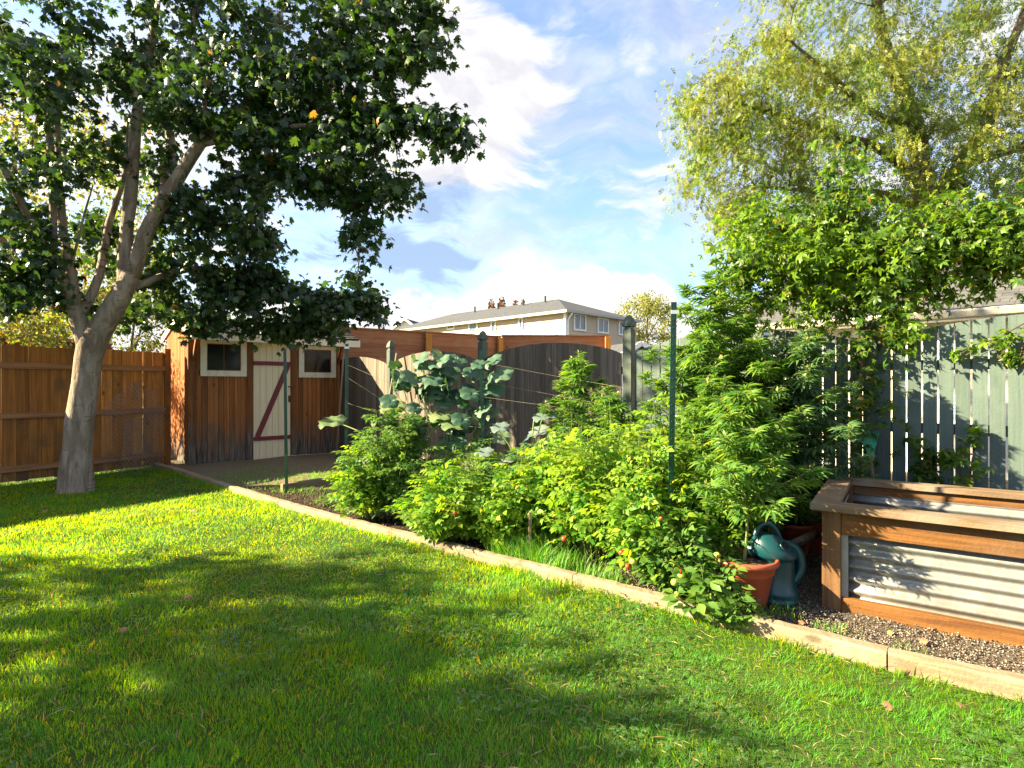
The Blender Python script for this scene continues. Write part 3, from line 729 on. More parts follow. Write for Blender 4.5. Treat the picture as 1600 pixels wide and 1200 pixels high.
b = MB(); b.raw([(-OSL+.03, -OV+.03, HW+.03), (SW+OS-.03, -OV+.03, HW+.03), (SW+OS-.03, SDp/2, HW+.36), (-OSL+.03, SDp/2, HW+.36), (SW+OS-.03, SDp+OV, HW+.03), (-OSL+.03, SDp+OV, HW+.03)], [(0, 1, 2, 3), (3, 2, 4, 5)]); b.build('roof_deck', M['shed_side'], roof)
# brackets
for xx in (.04, SW-.04):
    MB().beam((xx, -.03, 1.74), (xx, -OV+.04, HW-.03), .04, .05).build('bracket', M['shed_wall'], shed)
# leaning pole on shed, pole on fence
o = MB().tube([at(525, 722, 9.8), at(537, 553, 10.35)], [.020, .018], 8).build('tool_handle', M['pole'], smooth=True)
tag(o, 'pale wooden tool handle leaning against the right end of the shed', 'pole')
o = MB().tube([at(601, 700, 8.9), at(609, 620, 9.05), at(620, 552, 9.25)], [.022, .021, .018], 8).build('wooden_pole', M['pole'], smooth=True)
tag(o, 'long pale wooden pole leaning against the weathered picket fence', 'pole')

# ---------------------------------------------------------------- trees
def grow_tree(limbs, targets, leaf_t, nleaf, size, spread, droop, bark_m, leaf_m, root, twig_r=.006, seg=.28, crown_name='crown', nsides=10, leafdir=.5, along=.5, raise_=.12, upn=.9):
    """limbs: list of (points, radii). every target point gets a branch from the nearest wood; leaves along its end"""
    NP = []; NR = []
    tb = MB()
    for pts, rad in limbs:
        # smooth subdivide
        P_ = []; R_ = []
        for i in range(len(pts)-1):
            p0 = pts[max(i-1, 0)]; p1 = pts[i]; p2 = pts[i+1]; p3 = pts[min(i+2, len(pts)-1)]
            m_ = max(2, int((p2-p1).length/.16))
            for k in range(m_):
                t = k/m_
                q = .5*((2*p1)+(p2-p0)*t+(2*p0-5*p1+4*p2-p3)*t*t+(3*p1-p0-3*p2+p3)*t**3)
                P_.append(q); R_.append(rad[i]*(1-t)+rad[i+1]*t)
        P_.append(pts[-1]); R_.append(rad[-1])
        tb.tube(P_, [r_*(1+random.uniform(-.05, .05)) for r_ in R_], nsides if rad[0] > .04 else 7, wob=.04)
        for q, r_ in zip(P_, R_): NP.append(tuple(q)); NR.append(r_)
    NPa = np.array(NP); NRa = np.array(NR)
    nlimb = len(NPa)
    nodes = np.zeros((len(NPa)+len(targets)*14, 3)); rr = np.zeros(len(nodes)); cnt = len(NPa); nodes[:cnt] = NPa; rr[:cnt] = NRa
    tg = np.array([tuple(t) for t in targets])
    d0 = np.min(np.linalg.norm(tg[:, None, :]-NPa[None, ::3, :], axis=2), axis=1); tg = tg[np.argsort(d0)]
    bb = tb; LP = []; LA = []; LN = []
    for t in tg:
        d = np.linalg.norm(nodes[:cnt]-t, axis=1)+ (rr[:cnt] < twig_r*1.01)*.25
        j = int(np.argmin(d)); a = nodes[j].copy(); L = np.linalg.norm(t-a)
        n_ = max(2, min(12, int(L/seg)+1)); r0 = min(rr[j]*.75, twig_r*(1+L*1.1))
        pts = []
        ph = rng.normal(0, .06*L, 3)
        for k in range(n_+1):
            u = k/n_; q = a*(1-u)+t*u + np.array([0, 0, raise_*L])*math.sin(math.pi*u) + ph*math.sin(math.pi*u)
            pts.append(q)
        rad = [r0*(1-u)+twig_r*.5*u for u in np.linspace(0, 1, n_+1)]
        bb.tube([Vector(q) for q in pts], rad, 4 if r0 < .012 else 6, cap=False)
        for q, r_ in zip(pts[1:], rad[1:]):
            if cnt < len(nodes): nodes[cnt] = q; rr[cnt] = r_; cnt += 1
        outd = (pts[-1]-pts[-2]); outd = outd/max(1e-6, np.linalg.norm(outd))
        m_ = max(2, int(nleaf*rng.uniform(.6, 1.4)))
        for i in range(m_):
            if rng.random() < along and L > .15:
                u = rng.uniform(max(0, 1-1.0/max(L, .01)), 1); f_ = u*n_; k = min(n_-1, int(f_)); q = pts[k]*(1-(f_-k))+pts[k+1]*(f_-k); q = q+rng.normal(0, spread*.45, 3)
            else: q = t+rng.normal(0, spread, 3)*np.array([1, 1, .75])
            ax = outd*leafdir+rng.normal(0, .55, 3); ax[2] -= droop
            LP.append(q); LA.append(ax); LN.append(rng.normal(0, .45, 3)+np.array([0, 0, upn]))
    if bb.v:
        bb.build('trunk' if crown_name == 'crown' else 'stem', bark_m, root, smooth=True)
    n_ = len(LP)
    V, F = scatter(*leaf_t, LP, LA, LN, rng.uniform(size[0], size[1], n_))
    leafmesh(crown_name, V, F, leaf_m, root)
    return n_
def blob_targets(bl):
    out = []
    for (cx, cy, rx, ry, Y, dY, n) in bl:
        for _ in range(n):
            while True:
                u = rng.uniform(-1, 1, 3)
                if (u**2).sum() <= 1: break
            out.append(at(cx+rx*u[0], cy+ry*u[1], Y+dY*u[2]))
    return out
def limb(pts, rad): return ([at(*p) for p in pts], rad)

mp = gnd(118, 768)
maple = thing('maple_tree', 'large maple with forked grey trunk overhanging the lawn and shed', 'tree', (0, 0, 0))
limbs = [
 limb([(118, 782, 7.0), (118, 765, 7.0), (121, 700, 7.0), (127, 640, 7.0), (136, 580, 7.0), (143, 540, 7.0), (165, 500, 7.0), (190, 460, 7.0), (206, 425, 7.0)], [.31, .205, .155, .145, .145, .16, .135, .12, .11]),
 limb([(140, 548, 7.0), (124, 505, 6.95), (115, 470, 6.9), (112, 430, 6.8), (100, 370, 6.8), (95, 300, 6.8), (90, 200, 6.9), (100, 60, 7.0)], [.12, .10, .08, .055, .045, .04, .03, .015]),
 limb([(196, 450, 7.0), (197, 370, 7.0), (206, 290, 6.95), (212, 200, 6.9), (222, 120, 6.9), (238, 60, 6.9), (250, -40, 6.9), (270, -150, 6.9)], [.095, .078, .07, .06, .052, .045, .035, .02]),
 limb([(206, 430, 7.0), (235, 350, 6.9), (272, 288, 6.8), (312, 226, 6.7), (350, 188, 6.6), (410, 148, 6.4), (470, 100, 6.3), (560, 40, 6.2), (640, -30, 6.1)], [.10, .088, .078, .066, .055, .045, .036, .025, .012]),
 limb([(238, 350, 6.95), (260, 280, 7.2), (268, 225, 7.3), (250, 150, 7.4), (240, 60, 7.5)], [.07, .06, .055, .045, .02]),
 limb([(316, 226, 6.7), (400, 208, 6.4), (470, 196, 6.2), (560, 200, 6.0), (640, 198, 5.9), (715, 205, 5.8)], [.035, .03, .026, .02, .015, .008]),
 limb([(314, 222, 6.7), (320, 160, 6.7), (305, 60, 6.8), (300, -60, 6.8)], [.03, .025, .02, .01]),
 limb([(116, 475, 6.9), (80, 405, 6.6), (50, 350, 6.4), (20, 290, 6.2), (-30, 200, 6.0)], [.075, .06, .05, .045, .02]),
 limb([(128, 490, 6.95), (155, 430, 7.1), (170, 350, 7.2), (195, 270, 7.3), (200, 180, 7.4)], [.06, .05, .04, .03, .015]),
 limb([(85, 410, 6.6), (75, 200, 6.4), (30, 120, 6.3), (10, 60, 6.2)], [.04, .035, .03, .015]),
 limb([(100, 470, 6.85), (125, 360, 6.7), (145, 290, 6.6)], [.02, .014, .008]),
 limb([(205, 450, 7.05), (300, 420, 7.6), (400, 430, 7.9), (500, 460, 8.1), (580, 480, 8.1)], [.05, .04, .032, .02, .01]),
 limb([(350, 188, 6.6), (400, 230, 6.5), (470, 290, 6.4), (540, 300, 6.3), (562, 380, 6.3), (556, 440, 6.3)], [.035, .028, .022, .016, .010, .004]),
]
bl = [
 (320, 115, 140, 90, 6.8, 1.1, 62), (460, 120, 110, 62, 6.3, .8, 52), (580, 90, 80, 34, 6.1, .6, 26), (675, 78, 28, 14, 5.9, .3, 6), (625, 180, 62, 24, 5.9, .4, 20), (700, 206, 30, 15, 5.8, .2, 9), (560, 175, 50, 30, 6.1, .4, 14),
 (535, 235, 66, 30, 6.1, .5, 22), (604, 285, 30, 26, 6.1, .3, 9), (620, 318, 18, 8, 6.1, .2, 3), (545, 296, 56, 14, 6.3, .35, 10), (470, 275, 52, 28, 6.3, .5, 16), (564, 365, 9, 50, 6.3, .12, 9), (556, 435, 8, 16, 6.3, .08, 2),
 (405, 215, 70, 50, 6.5, .6, 26), (410, 290, 34, 40, 6.9, .4, 11), (350, 300, 26, 40, 7.0, .5, 8), (292, 365, 60, 50, 7.4, .7, 24), (400, 395, 44, 30, 7.6, .5, 14), (330, 190, 40, 30, 6.8, .5, 12),
 (395, 445, 80, 26, 7.9, .5, 38), (520, 484, 60, 18, 8.0, .5, 30), (330, 505, 60, 12, 8.3, .3, 14), (480, 514, 60, 9, 8.3, .25, 10), (470, 500, 50, 14, 8.2, .3, 14), (565, 475, 34, 20, 8.0, .3, 12), (595, 490, 16, 12, 8.0, .2, 4), (340, 465, 80, 36, 7.9, .6, 28), (395, 380, 36, 34, 7.2, .5, 14), (300, 320, 50, 30, 7.3, .5, 12), (390, 350, 30, 26, 7.0, .4, 8), (500, 468, 44, 10, 8.0, .4, 9), (420, 508, 70, 10, 8.3, .25, 10), (290, 495, 44, 10, 8.4, .2, 5),
 (55, 110, 80, 80, 6.3, .8, 26), (150, 90, 90, 70, 6.9, .9, 28), (55, 250, 70, 42, 6.3, .6, 14), (150, 230, 50, 50, 7.1, .7, 14), (30, 350, 50, 35, 6.4, .6, 10), (60, 430, 74, 36, 6.7, .6, 22), (10, 460, 30, 30, 6.3, .4, 8),
 (150, 360, 50, 40, 7.4, .7, 10), (240, 440, 40, 36, 7.7, .6, 12), (115, 480, 30, 10, 7.3, .2, 4), (30, 410, 50, 40, 6.6, .5, 12), (220, 480, 50, 24, 8.2, .4, 10), (190, 400, 40, 40, 7.9, .5, 9), (250, 230, 40, 70, 7.6, .7, 16), (200, 495, 44, 8, 8.0, .2, 3),
 (150, -60, 190, 100, 6.8, 1.3, 55), (400, -20, 180, 80, 6.6, 1.2, 54), (580, 5, 100, 40, 6.2, .8, 20), (-60, 60, 80, 200, 6.4, 1.2, 34), (-60, 330, 60, 120, 6.3, .8, 16), (670, 20, 30, 25, 6.0, .3, 5),
]
grow_tree(limbs, blob_targets(bl), MAPLE, 31, (.045, .125), .125, .62, M['bark'], M['maple_leaf'], maple, .006, leafdir=.35, along=.62, seg=.2)

elm = thing('elm_tree', 'tall pale yellow green elm rising behind the green fence and neighbouring roof', 'tree', (0, 0, 0))
Y0 = 11.5
limbs = [
 limb([(1455, 720, Y0), (1455, 560, Y0), (1450, 440, Y0), (1448, 340, Y0), (1440, 270, Y0), (1425, 180, Y0), (1385, 80, Y0), (1360, -60, Y0)], [.36, .32, .29, .26, .2, .15, .12, .06]),
 limb([(1448, 350, Y0), (1500, 260, Y0), (1538, 200, Y0), (1560, 120, Y0), (1600, 20, Y0), (1640, -100, Y0)], [.18, .15, .14, .11, .07, .03]),
 limb([(1442, 290, Y0), (1380, 235, Y0-.3), (1300, 210, Y0-.5), (1220, 180, Y0-.6), (1140, 160, Y0-.6)], [.12, .10, .075, .05, .02]),
 limb([(1430, 200, Y0), (1370, 180, Y0-.5), (1300, 120, Y0-.8), (1230, 60, Y0-1)], [.09, .075, .05, .02]),
 limb([(1446, 330, Y0), (1370, 300, Y0-.4), (1280, 300, Y0-.6), (1180, 290, Y0-.6)], [.08, .06, .04, .02]),
 limb([(1500, 260, Y0), (1600, 230, Y0-.5), (1700, 220, Y0-.6), (1800, 210, Y0-.6)], [.09, .07, .05, .03]),
 limb([(1560, 120, Y0), (1680, 80, Y0), (1780, 20, Y0)], [.08, .05, .03])]
bl = [
 (1120, 170, 62, 60, Y0-.6, 1.2, 28), (1110, 270, 50, 60, Y0-.7, 1.1, 20), (1150, 350, 42, 45, Y0-.8, .9, 16), (1190, 100, 62, 55, Y0-.5, 1.5, 34), (1200, 210, 80, 80, Y0-.5, 1.6, 44), (1215, 330, 70, 60, Y0-.5, 1.3, 26),
 (1280, 100, 90, 90, Y0, 1.9, 52), (1300, 210, 90, 80, Y0-.4, 1.8, 42), (1310, 320, 80, 60, Y0-.4, 1.4, 28), (1400, 110, 90, 100, Y0-.4, 2, 52), (1430, 230, 90, 80, Y0-.5, 1.8, 44), (1440, 330, 90, 60, Y0-.5, 1.4, 32), (1250, 385, 90, 30, Y0-.6, 1.0, 16), (1500, 395, 100, 30, Y0-.4, 1.2, 14),
 (1530, 90, 90, 100, Y0-.4, 2, 52), (1560, 210, 90, 90, Y0-.5, 1.8, 44), (1580, 320, 90, 50, Y0-.4, 1.4, 30), (1660, 150, 110, 150, Y0, 2, 60), (1300, -40, 170, 90, Y0, 2, 60), (1520, -60, 170, 90, Y0, 2, 50), (1720, 320, 80, 70, Y0, 1.3, 20), (1075, 155, 18, 20, Y0-.6, .4, 4), (1085, 225, 22, 30, Y0-.6, .5, 5)]
grow_tree(limbs, blob_targets(bl), ELM, 50, (.09, .18), .28, .75, M['bark2'], M['elm_leaf'], elm, .010, seg=.4, leafdir=.6, along=.6, raise_=.2, upn=.5)

vine = thing('climbing_vine', 'mass of climbing creeper spilling over the green fence', 'vine', (0, 0, 0))
fy = lambda px: 1/(.1656+.0001346*(px-983))
limbs = [
 limb([(1343, 850, fy(1343)-.10), (1340, 700, fy(1343)-.12), (1345, 600, fy(1343)-.10), (1348, 520, fy(1343)-.05), (1345, 440, fy(1343))], [.014, .013, .015, .022, .03]),
 limb([(1348, 520, 4.6), (1390, 490, 4.55), (1450, 440, 4.5), (1530, 418, 4.5), (1620, 420, 4.3)], [.02, .016, .013, .01, .006]),
 limb([(1345, 500, 4.6), (1300, 470, 4.7), (1240, 455, 4.9), (1180, 460, 5.1), (1145, 440, 5.2)], [.02, .016, .012, .01, .006]),
 limb([(1346, 450, 4.6), (1330, 380, 4.7), (1325, 310, 4.7), (1322, 250, 4.7)], [.018, .012, .008, .004]),
 limb([(1346, 450, 4.6), (1420, 400, 4.5), (1500, 385, 4.4), (1590, 370, 4.3)], [.018, .014, .01, .006])]
bl = [
 (1190, 405, 55, 40, 5.0, .4, 28), (1160, 440, 30, 40, 5.1, .3, 12), (1215, 465, 36, 16, 4.9, .25, 6), (1270, 405, 60, 45, 4.8, .4, 32), (1300, 462, 50, 20, 4.7, .25, 10), (1350, 405, 60, 40, 4.7, .4, 32), (1385, 460, 44, 32, 4.5, .25, 14),
 (1430, 390, 55, 38, 4.5, .4, 28), (1500, 368, 60, 40, 4.5, .4, 34), (1570, 365, 50, 42, 4.4, .4, 30), (1640, 390, 60, 50, 4.3, .4, 26), (1180, 340, 50, 20, 5.0, .3, 9), (1260, 345, 40, 20, 4.8, .3, 7), (1400, 345, 50, 22, 4.6, .3, 9), (1175, 492, 20, 14, 5.1, .1, 3), (1285, 498, 12, 20, 4.75, .06, 3), (1455, 450, 14, 26, 4.45, .08, 4), (1540, 440, 10, 26, 4.4, .06, 3), (1400, 530, 10, 20, 4.4, .05, 2), (1343, 560, 14, 60, 4.55, .05, 5), (1352, 660, 12, 50, 4.5, .04, 3), (1180, 520, 10, 16, 5.1, .05, 2), (1480, 470, 12, 26, 4.4, .05, 2), (1325, 285, 9, 54, 4.7, .07, 9), (1322, 340, 24, 30, 4.7, .2, 8), (1560, 410, 50, 12, 4.4, .2, 5), (1418, 510, 20, 34, 4.4, .08, 5), (1200, 362, 44, 24, 5.0, .3, 10), (1235, 492, 14, 18, 4.85, .1, 2),
 (1480, 335, 50, 18, 4.5, .3, 8), (1570, 335, 40, 20, 4.4, .3, 6)]
grow_tree(limbs, blob_targets(bl), VINE, 25, (.035, .080), .12, .55, M['twig'], M['vine_leaf'], vine, .004, seg=.15, crown_name='foliage', leafdir=.3)
def small_vine(label, base, tips, n):
    v_ = thing('creeper', label, 'vine', (0, 0, 0), 0, 'creepers growing on the green fence')
    l_ = [limb([base]+[t], [.006, .003]) for t in tips]
    tg = blob_targets([(t[0], t[1], 16, 12, t[2], .03, n) for t in tips]+[((t[0]+base[0])/2, (t[1]+base[1])/2, 16, 20, (t[2]+base[2])/2, .03, 2) for t in tips])
    grow_tree(l_, tg, VINE, 6, (.05, .085), .045, .4, M['twig'], M['vine_leaf'], v_, .003, seg=.12, crown_name='foliage', leafdir=.3)
small_vine('small leafy creeper low on the green fence nearest the rake', (1455, 780, fy(1455)-.08), [(1430, 690, fy(1430)-.07), (1455, 715, fy(1455)-.07), (1438, 735, fy(1438)-.06)], 3)
small_vine('small yellow green creeper on the green fence slats behind the planter', (1510, 780, fy(1510)-.08), [(1495, 710, fy(1495)-.07), (1525, 680, fy(1525)-.07)], 3)
small_vine('creeper hanging high on the green fence at the right edge of the picture', (1610, 500, fy(1610)-.08), [(1560, 560, fy(1560)-.08), (1590, 570, fy(1590)-.08), (1500, 560, fy(1500)-.07)], 2)

# trees outside or behind: shade trees to the left of the frame, shrubs behind the left fence
def free_tree(name, label, base, h, crown, leaf_t, nleaf, size, leaf_m, bark_m, r0, n, spread=.25, droop=.5, group=None):
    t_ = thing(name, label, 'tree', base, 0, group)
    B = Vector((0, 0, -.1)); lim = [([B, Vector((.05, 0, h*.3)), Vector((-.05, .05, h*.6)), Vector((.1, 0, h*.9))], [r0, r0*.75, r0*.5, r0*.15])]
    for k in range(5):
        a = k*1.3+.4; cz = crown[2]; L = crown[3]*.75
        lim.append(([Vector((0, 0, h*(.25+.08*k))), Vector((math.cos(a)*L*.5, math.sin(a)*L*.5*crown[4], h*(.40+.08*k))), Vector((math.cos(a)*L, math.sin(a)*L*crown[4], h*(.50+.09*k)))], [r0*.45, r0*.28, r0*.1]))
    tg = []
    for _ in range(n):
        u = unit(1)[0]*rng.uniform(.35, 1)**.5
        tg.append(Vector((crown[0]+u[0]*crown[3], crown[1]+u[1]*crown[3]*crown[4], crown[2]+u[2]*crown[5])))
    grow_tree(lim, tg, leaf_t, nleaf, size, spread, droop, bark_m, leaf_m, t_, .010, seg=.5)
    return t_
free_tree('shade_tree', 'low leafy tree standing left of the lawn outside the picture, shading the near grass', (-10.2, 1.7, 0), 5.0, (0, 0, 3.5, 2.4, 1.0, 1.7), MAPLE, 34, (.10, .17), M['maple_leaf'], M['bark'], .16, 260, .28)
free_tree('shade_tree', 'taller leafy tree further left of the lawn, outside the picture', (-12.8, -.6, 0), 6.6, (0, -.2, 4.7, 2.7, 1.05, 1.9), MAPLE, 34, (.12, .19), M['maple_leaf'], M['bark'], .22, 185, .28)
free_tree('autumn_tree', 'yellowing tree with pinkish leaves behind the cedar board fence', (-13.0, 14.5, 0), 9, (0, 0, 5.6, 4.0, 1.0, 3.9), SIMPLE, 60, (.09, .16), M['shrub_leaf'], M['bark2'], .18, 260, .4)
free_tree('autumn_tree', 'rounded low tree behind the left end of the cedar fence beside the rust red roof', (-9.2, 9.5, 0), 3.1, (0, 0, 2.2, 1.35, 1.0, .95), SIMPLE, 60, (.05, .10), M['shrub_leaf'], M['bark2'], .07, 130, .17)
free_tree('autumn_tree', 'low yellow and pink tree glimpsed between the maple trunk and the shed', (-8.6, 12.6, 0), 3.4, (0, 0, 2.5, 1.3, 1.0, 1.3), SIMPLE, 70, (.05, .10), M['shrub_leaf'], M['bark2'], .07, 130, .2)
free_tree('distant_tree', 'pale feathery tree behind the green fence right of the far house', (at(1012, 600, 42).x, 42, 0), 8.6, (0, 0, 5.8, 2.4, 1.0, 2.6), SIMPLE, 90, (.12, .22), M['far_leaf'], M['bark2'], .15, 90, .4)
for (px, top, wd, lab) in ((768, 467, .8, 'russet conifer tip leftmost above the far house roof'), (784, 463, .9, 'tallest russet conifer tip above the far house roof'), (806, 467, .8, 'rounded russet conifer tip above the middle of the far roof'), (817, 470, .5, 'smallest russet conifer tip, rightmost above the far roof')):
    Y = 58.0; pz = at(px, top, Y); t_ = thing('conifer', lab, 'tree', (pz.x, Y, 0), 0, 'conifers behind the far house')
    MB().tube([(0, 0, 0), (0, 0, pz.z-.3)], [.15, .03], 6).build('trunk', M['bark2'], t_)
    n = 1800; wd *= .62; u = rng.random(n)**.6; zz = pz.z-u*4.5; rr_ = wd*(.1+.9*np.minimum(1, u*2.2)); a = rng.uniform(0, 2*np.pi, n); q = rng.random(n)**.5
    P = np.column_stack([np.cos(a)*rr_*q, np.sin(a)*rr_*q, zz]); A = np.column_stack([np.cos(a), np.sin(a), np.full(n, .4)])
    V, F = scatter(*SIMPLE, P, A, unit(n), rng.uniform(.14, .3, n)); leafmesh('crown', V, F, M['conifer'], t_)

# ---------------------------------------------------------------- far house
HC = Vector((3.03, 31.0, 0)); HL, HWd = 18.8, 7.8; HE = 5.5
hd = Vector((-.707, .707, 0)); hr = Vector((.707, .707, 0))
house = thing('two_storey_house', 'pale two storey house with grey hip roof beyond the fences', 'house', HC, R(45))
# local x = hr, local y = hd
OVH = .5
def siding(b, a0, a1, z0, z1, face):
    z = z0
    while z < z1-.01:
        zz = min(z+.2, z1)
        if face == 'long': b.raw([(-.0-.02, a0, z), (-.02, a1, z), (.0, a1, zz), (.0, a0, zz)], [(0, 1, 2, 3)])
        else: b.raw([(a0, -.02, z), (a1, -.02, z), (a1, 0, zz), (a0, 0, zz)], [(0, 1, 2, 3)])
        z += .2
IN = .45
b = MB(); siding(b, IN, HL, 0, HE-.75, 'long'); w1 = b.build('long_wall', M['siding_w'], house); w1.location = (IN, 0, 0)
b = MB(); siding(b, IN, HL, HE-.75, HE, 'long'); w1b = b.build('long_wall', M['siding_g'], house, label='taupe band with the shade under the eave put into its colour'); w1b.location = (IN, 0, 0)  # eave shade is painted into the colour of this upper siding
b = MB(); siding(b, IN, HWd, 0, HE, 'end'); w2 = b.build('end_wall', M['siding_g'], house); w2.location = (0, IN, 0)
b = MB(); b.box(IN-.06, IN+.08, IN-.06, IN+.08, 0, HE-.001); b.build('corner_trim', M['white'], house)
b = MB().box(IN+.03, HWd-.05, IN+.03, HL-.05, 0, HE-.02); b.build('core_wall', M['siding_g'], house)
# roof (ridge along local y)
rise = 1.42; b = MB()
rp = [(0, 0, HE), (HWd, 0, HE), (HWd, HL, HE), (0, HL, HE), (HWd/2, HWd/2, HE+rise), (HWd/2, HL-HWd/2, HE+rise)]
b.raw(rp, [(0, 1, 4), (1, 2, 5, 4), (2, 3, 5), (3, 0, 4, 5)]); b.build('roof', M['house_roof'], house)
b = MB(); b.box(-.02, HWd+.02, -.02, 0.0, HE-.12, HE+.01).box(-.02, -.0, .001, HL, HE-.14, HE+.01).box(0, HWd, 0.001, HL, HE-.11, HE-.09); b.build('gutter', M['gutter'], house)
for (yy) in (4.5, 6.5, 9, 11.5): 
    MB().tube([(HWd/2-.6, yy, HE+rise-.3), (HWd/2-.6, yy, HE+rise+.2)], .07, 8).build('roof_vent', M['blackmetal'], house)
A_end = HC+hd*IN; A_long = HC+hr*IN
for (p0, p1, t0, t1) in ((895.5, 914.5, 491, 517), (932.5, 949.5, 497, 521), (965.5, 977, 501, 524)):
    s0, s1 = s_of(p0, A_end, hr), s_of(p1, A_end, hr); z1 = z_of((p0+p1)/2, t0, A_end, hr); z0 = z_of((p0+p1)/2, t1, A_end, hr)
    b = MB(); f_ = .09; yy = IN
    b.box(s0, s1, yy-.08, yy-.021, z0, z0+f_).box(s0, s1, yy-.08, yy-.021, z1-f_, z1).box(s0, s0+f_, yy-.08, yy-.021, z0+f_, z1-f_).box(s1-f_, s1, yy-.08, yy-.021, z0+f_, z1-f_).box((s0+s1)/2-.03, (s0+s1)/2+.03, yy-.07, yy-.021, z0+f_, z1-f_)
    wn = b.build('window', M['white'], house)
    MB().box(s0+f_, s1-f_, yy-.04, yy-.0215, z0+f_, z1-f_).build('pane', M['house_glass'], wn)
for (p0, p1, t0, t1) in ((699, 711, 507, 515), (733, 747, 504, 521), (768, 776, 501, 521), (811, 818, 496, 515)):
    s1, s0 = s_of(p0, A_long, hd), s_of(p1, A_long, hd); z1 = z_of((p0+p1)/2, t0, A_long, hd); z0 = z_of((p0+p1)/2, t1, A_long, hd)
    b = MB(); f_ = .1; xx = IN
    b.box(xx-.08, xx-.021, s0, s1, z0, z0+f_).box(xx-.08, xx-.021, s0, s1, z1-f_, z1).box(xx-.08, xx-.021, s0, s0+f_, z0+f_, z1-f_).box(xx-.08, xx-.021, s1-f_, s1, z0+f_, z1-f_)
    wn = b.build('window', M['white'], house)
    MB().box(xx-.04, xx-.0215, s0+f_, s1-f_, z0+f_, z1-f_).build('pane', M['house_glass'], wn)
# downspout
MB().tube([(IN+.1, .02, HE-.15), (IN+.12, IN-.1, HE-.5), (IN+.12, IN-.1, .3)], .05, 8).build('downspout', M['white'], house)

# small gabled house far left and a white gable at the right
def gable_house(label, cx, Y, w_, top, eave, depth, mat, rz=0.0):
    h = thing('gabled_house', label, 'house', (at(cx, 600, Y).x, Y, 0), rz)
    MB().raw([(-w_/2, 0, 0), (w_/2, 0, 0), (w_/2, 0, eave), (0, 0, top), (-w_/2, 0, eave), (-w_/2, depth, 0), (w_/2, depth, 0), (w_/2, depth, eave), (0, depth, top), (-w_/2, depth, eave)],
             [(0, 1, 2, 3, 4), (6, 5, 9, 8, 7), (1, 6, 7, 2), (5, 0, 4, 9)]).build('wall', mat, h)
    o_ = .35; sl = (top-eave)/(w_/2)
    b = MB()
    for sgn in (-1, 1):
        ex = sgn*(w_/2+o_); ez = eave-o_*sl
        vs = [(0, -o_, top+.12), (ex, -o_, ez+.12), (ex, depth+o_, ez+.12), (0, depth+o_, top+.12), (0, -o_, top+.01), (ex, -o_, ez+.01), (ex, depth+o_, ez+.01), (0, depth+o_, top+.01)]
        b.raw(vs, [(0, 1, 2, 3), (7, 6, 5, 4), (0, 4, 5, 1), (2, 6, 7, 3), (1, 5, 6, 2)])
    b.build('roof', M['house_roof'], h)
    b = MB()
    for sgn in (-1, 1): b.beam((0, -o_-.03, top+.03), (sgn*(w_/2+o_), -o_-.03, eave-o_*sl+.03), .05, .22)
    b.build('barge_board', M['white'], h)
    b = MB(); b.box(-.5, .5, -.06, -.002, eave-.1, eave+.9).box(-1.3, 1.3, -.07, -.061, eave-.25, eave-.12); wn = b.build('window', M['white'], h); MB().box(-.4, .4, -.09, -.061, eave, eave+.8).build('pane', M['house_glass'], wn)
gable_house('distant grey house with small white trimmed gable right of the maple leaves', 634, 60, 5.2, 8.3, 6.4, 10, M['siding_w'], R(-12))
gable_house('white gabled outbuilding glimpsed right of the far house above the fence corner', 996, 26, 3.0, 3.2, 2.4, 6, M['white'], R(20))

# neighbour's garage behind the green fence
g0_ = Vector((4.15-2.5*.12, 9.9+2.7*.12, 0)); gdv = Vector((2.52, -2.65, 0)); gL = 9.0
gar = thing('garage', 'cream garage with grey shingle roof and pale gutter behind the green fence', 'building', g0_, math.atan2(gdv.y, gdv.x))
GE = 2.40
MB().box(.3, gL, .35, 6, 0, GE-.05).build('wall', M['garage_wall'], gar)
b = MB(); b.raw([(0, 0, GE), (gL, 0, GE), (gL, 3.3, GE+1.35), (0, 3.3, GE+1.35), (gL, 6.6, GE), (0, 6.6, GE)], [(0, 1, 2, 3), (3, 2, 4, 5)]); r_ = b.build('roof', M['shingle'], gar)
prof = [(0, GE-.02), (-.10, GE-.02), (-.12, GE-.05), (-.09, GE-.12), (0, GE-.13)]
b = MB()
for x in (0, gL): b.v += [(x, y, z) for y, z in prof]
b.f += [(i, i+1, i+6, i+5) for i in range(4)]+[(0, 5, 9, 4)]+[(4, 3, 2, 1, 0), (5, 6, 7, 8, 9)]
b.build('gutter', M['gutter'], gar)
MB().box(.0, gL, .001, .35, GE-.15, GE-.12).build('soffit', M['white'], gar)
# rust red roof left
ro = at(0, 540, 10.5)
rr2 = thing('lean_to', 'rust red lean-to roof covered in bare twigs behind the cedar fence', 'shed', (at(60, 600, 10.3).x-.7, 10.3, 0), math.atan2(FDIR.y, FDIR.x)-R(40))
MB().raw([(-3.2, 0, 2.72), (1.35, 0, 2.12), (1.35, 1.2, 2.2), (-3.2, 1.2, 2.8), (-3.2, 0, 0), (1.35, 0, 0), (1.35, 1.2, 0), (-3.2, 1.2, 0)], [(0, 1, 2, 3), (4, 5, 1, 0), (5, 6, 2, 1)]).build('roof', M['redroof'], rr2)
MB().beam((-3.2, -.02, 2.74), (1.4, -.02, 2.14), .04, .05).build('flashing', M['wire'], rr2)
tw = MB()
for k in range(120):
    x = random.uniform(-2.8, 1.2); p = Vector((x, -.05-random.random()*.15, 2.0-.13*x*.9+random.uniform(-.3, .25))); pts = [p]
    for _ in range(5): p = p+Vector((random.uniform(-.16, .16), random.uniform(-.04, .04), random.uniform(-.14, .08))); pts.append(p)
    tw.tube(pts, .005, 4, cap=False)
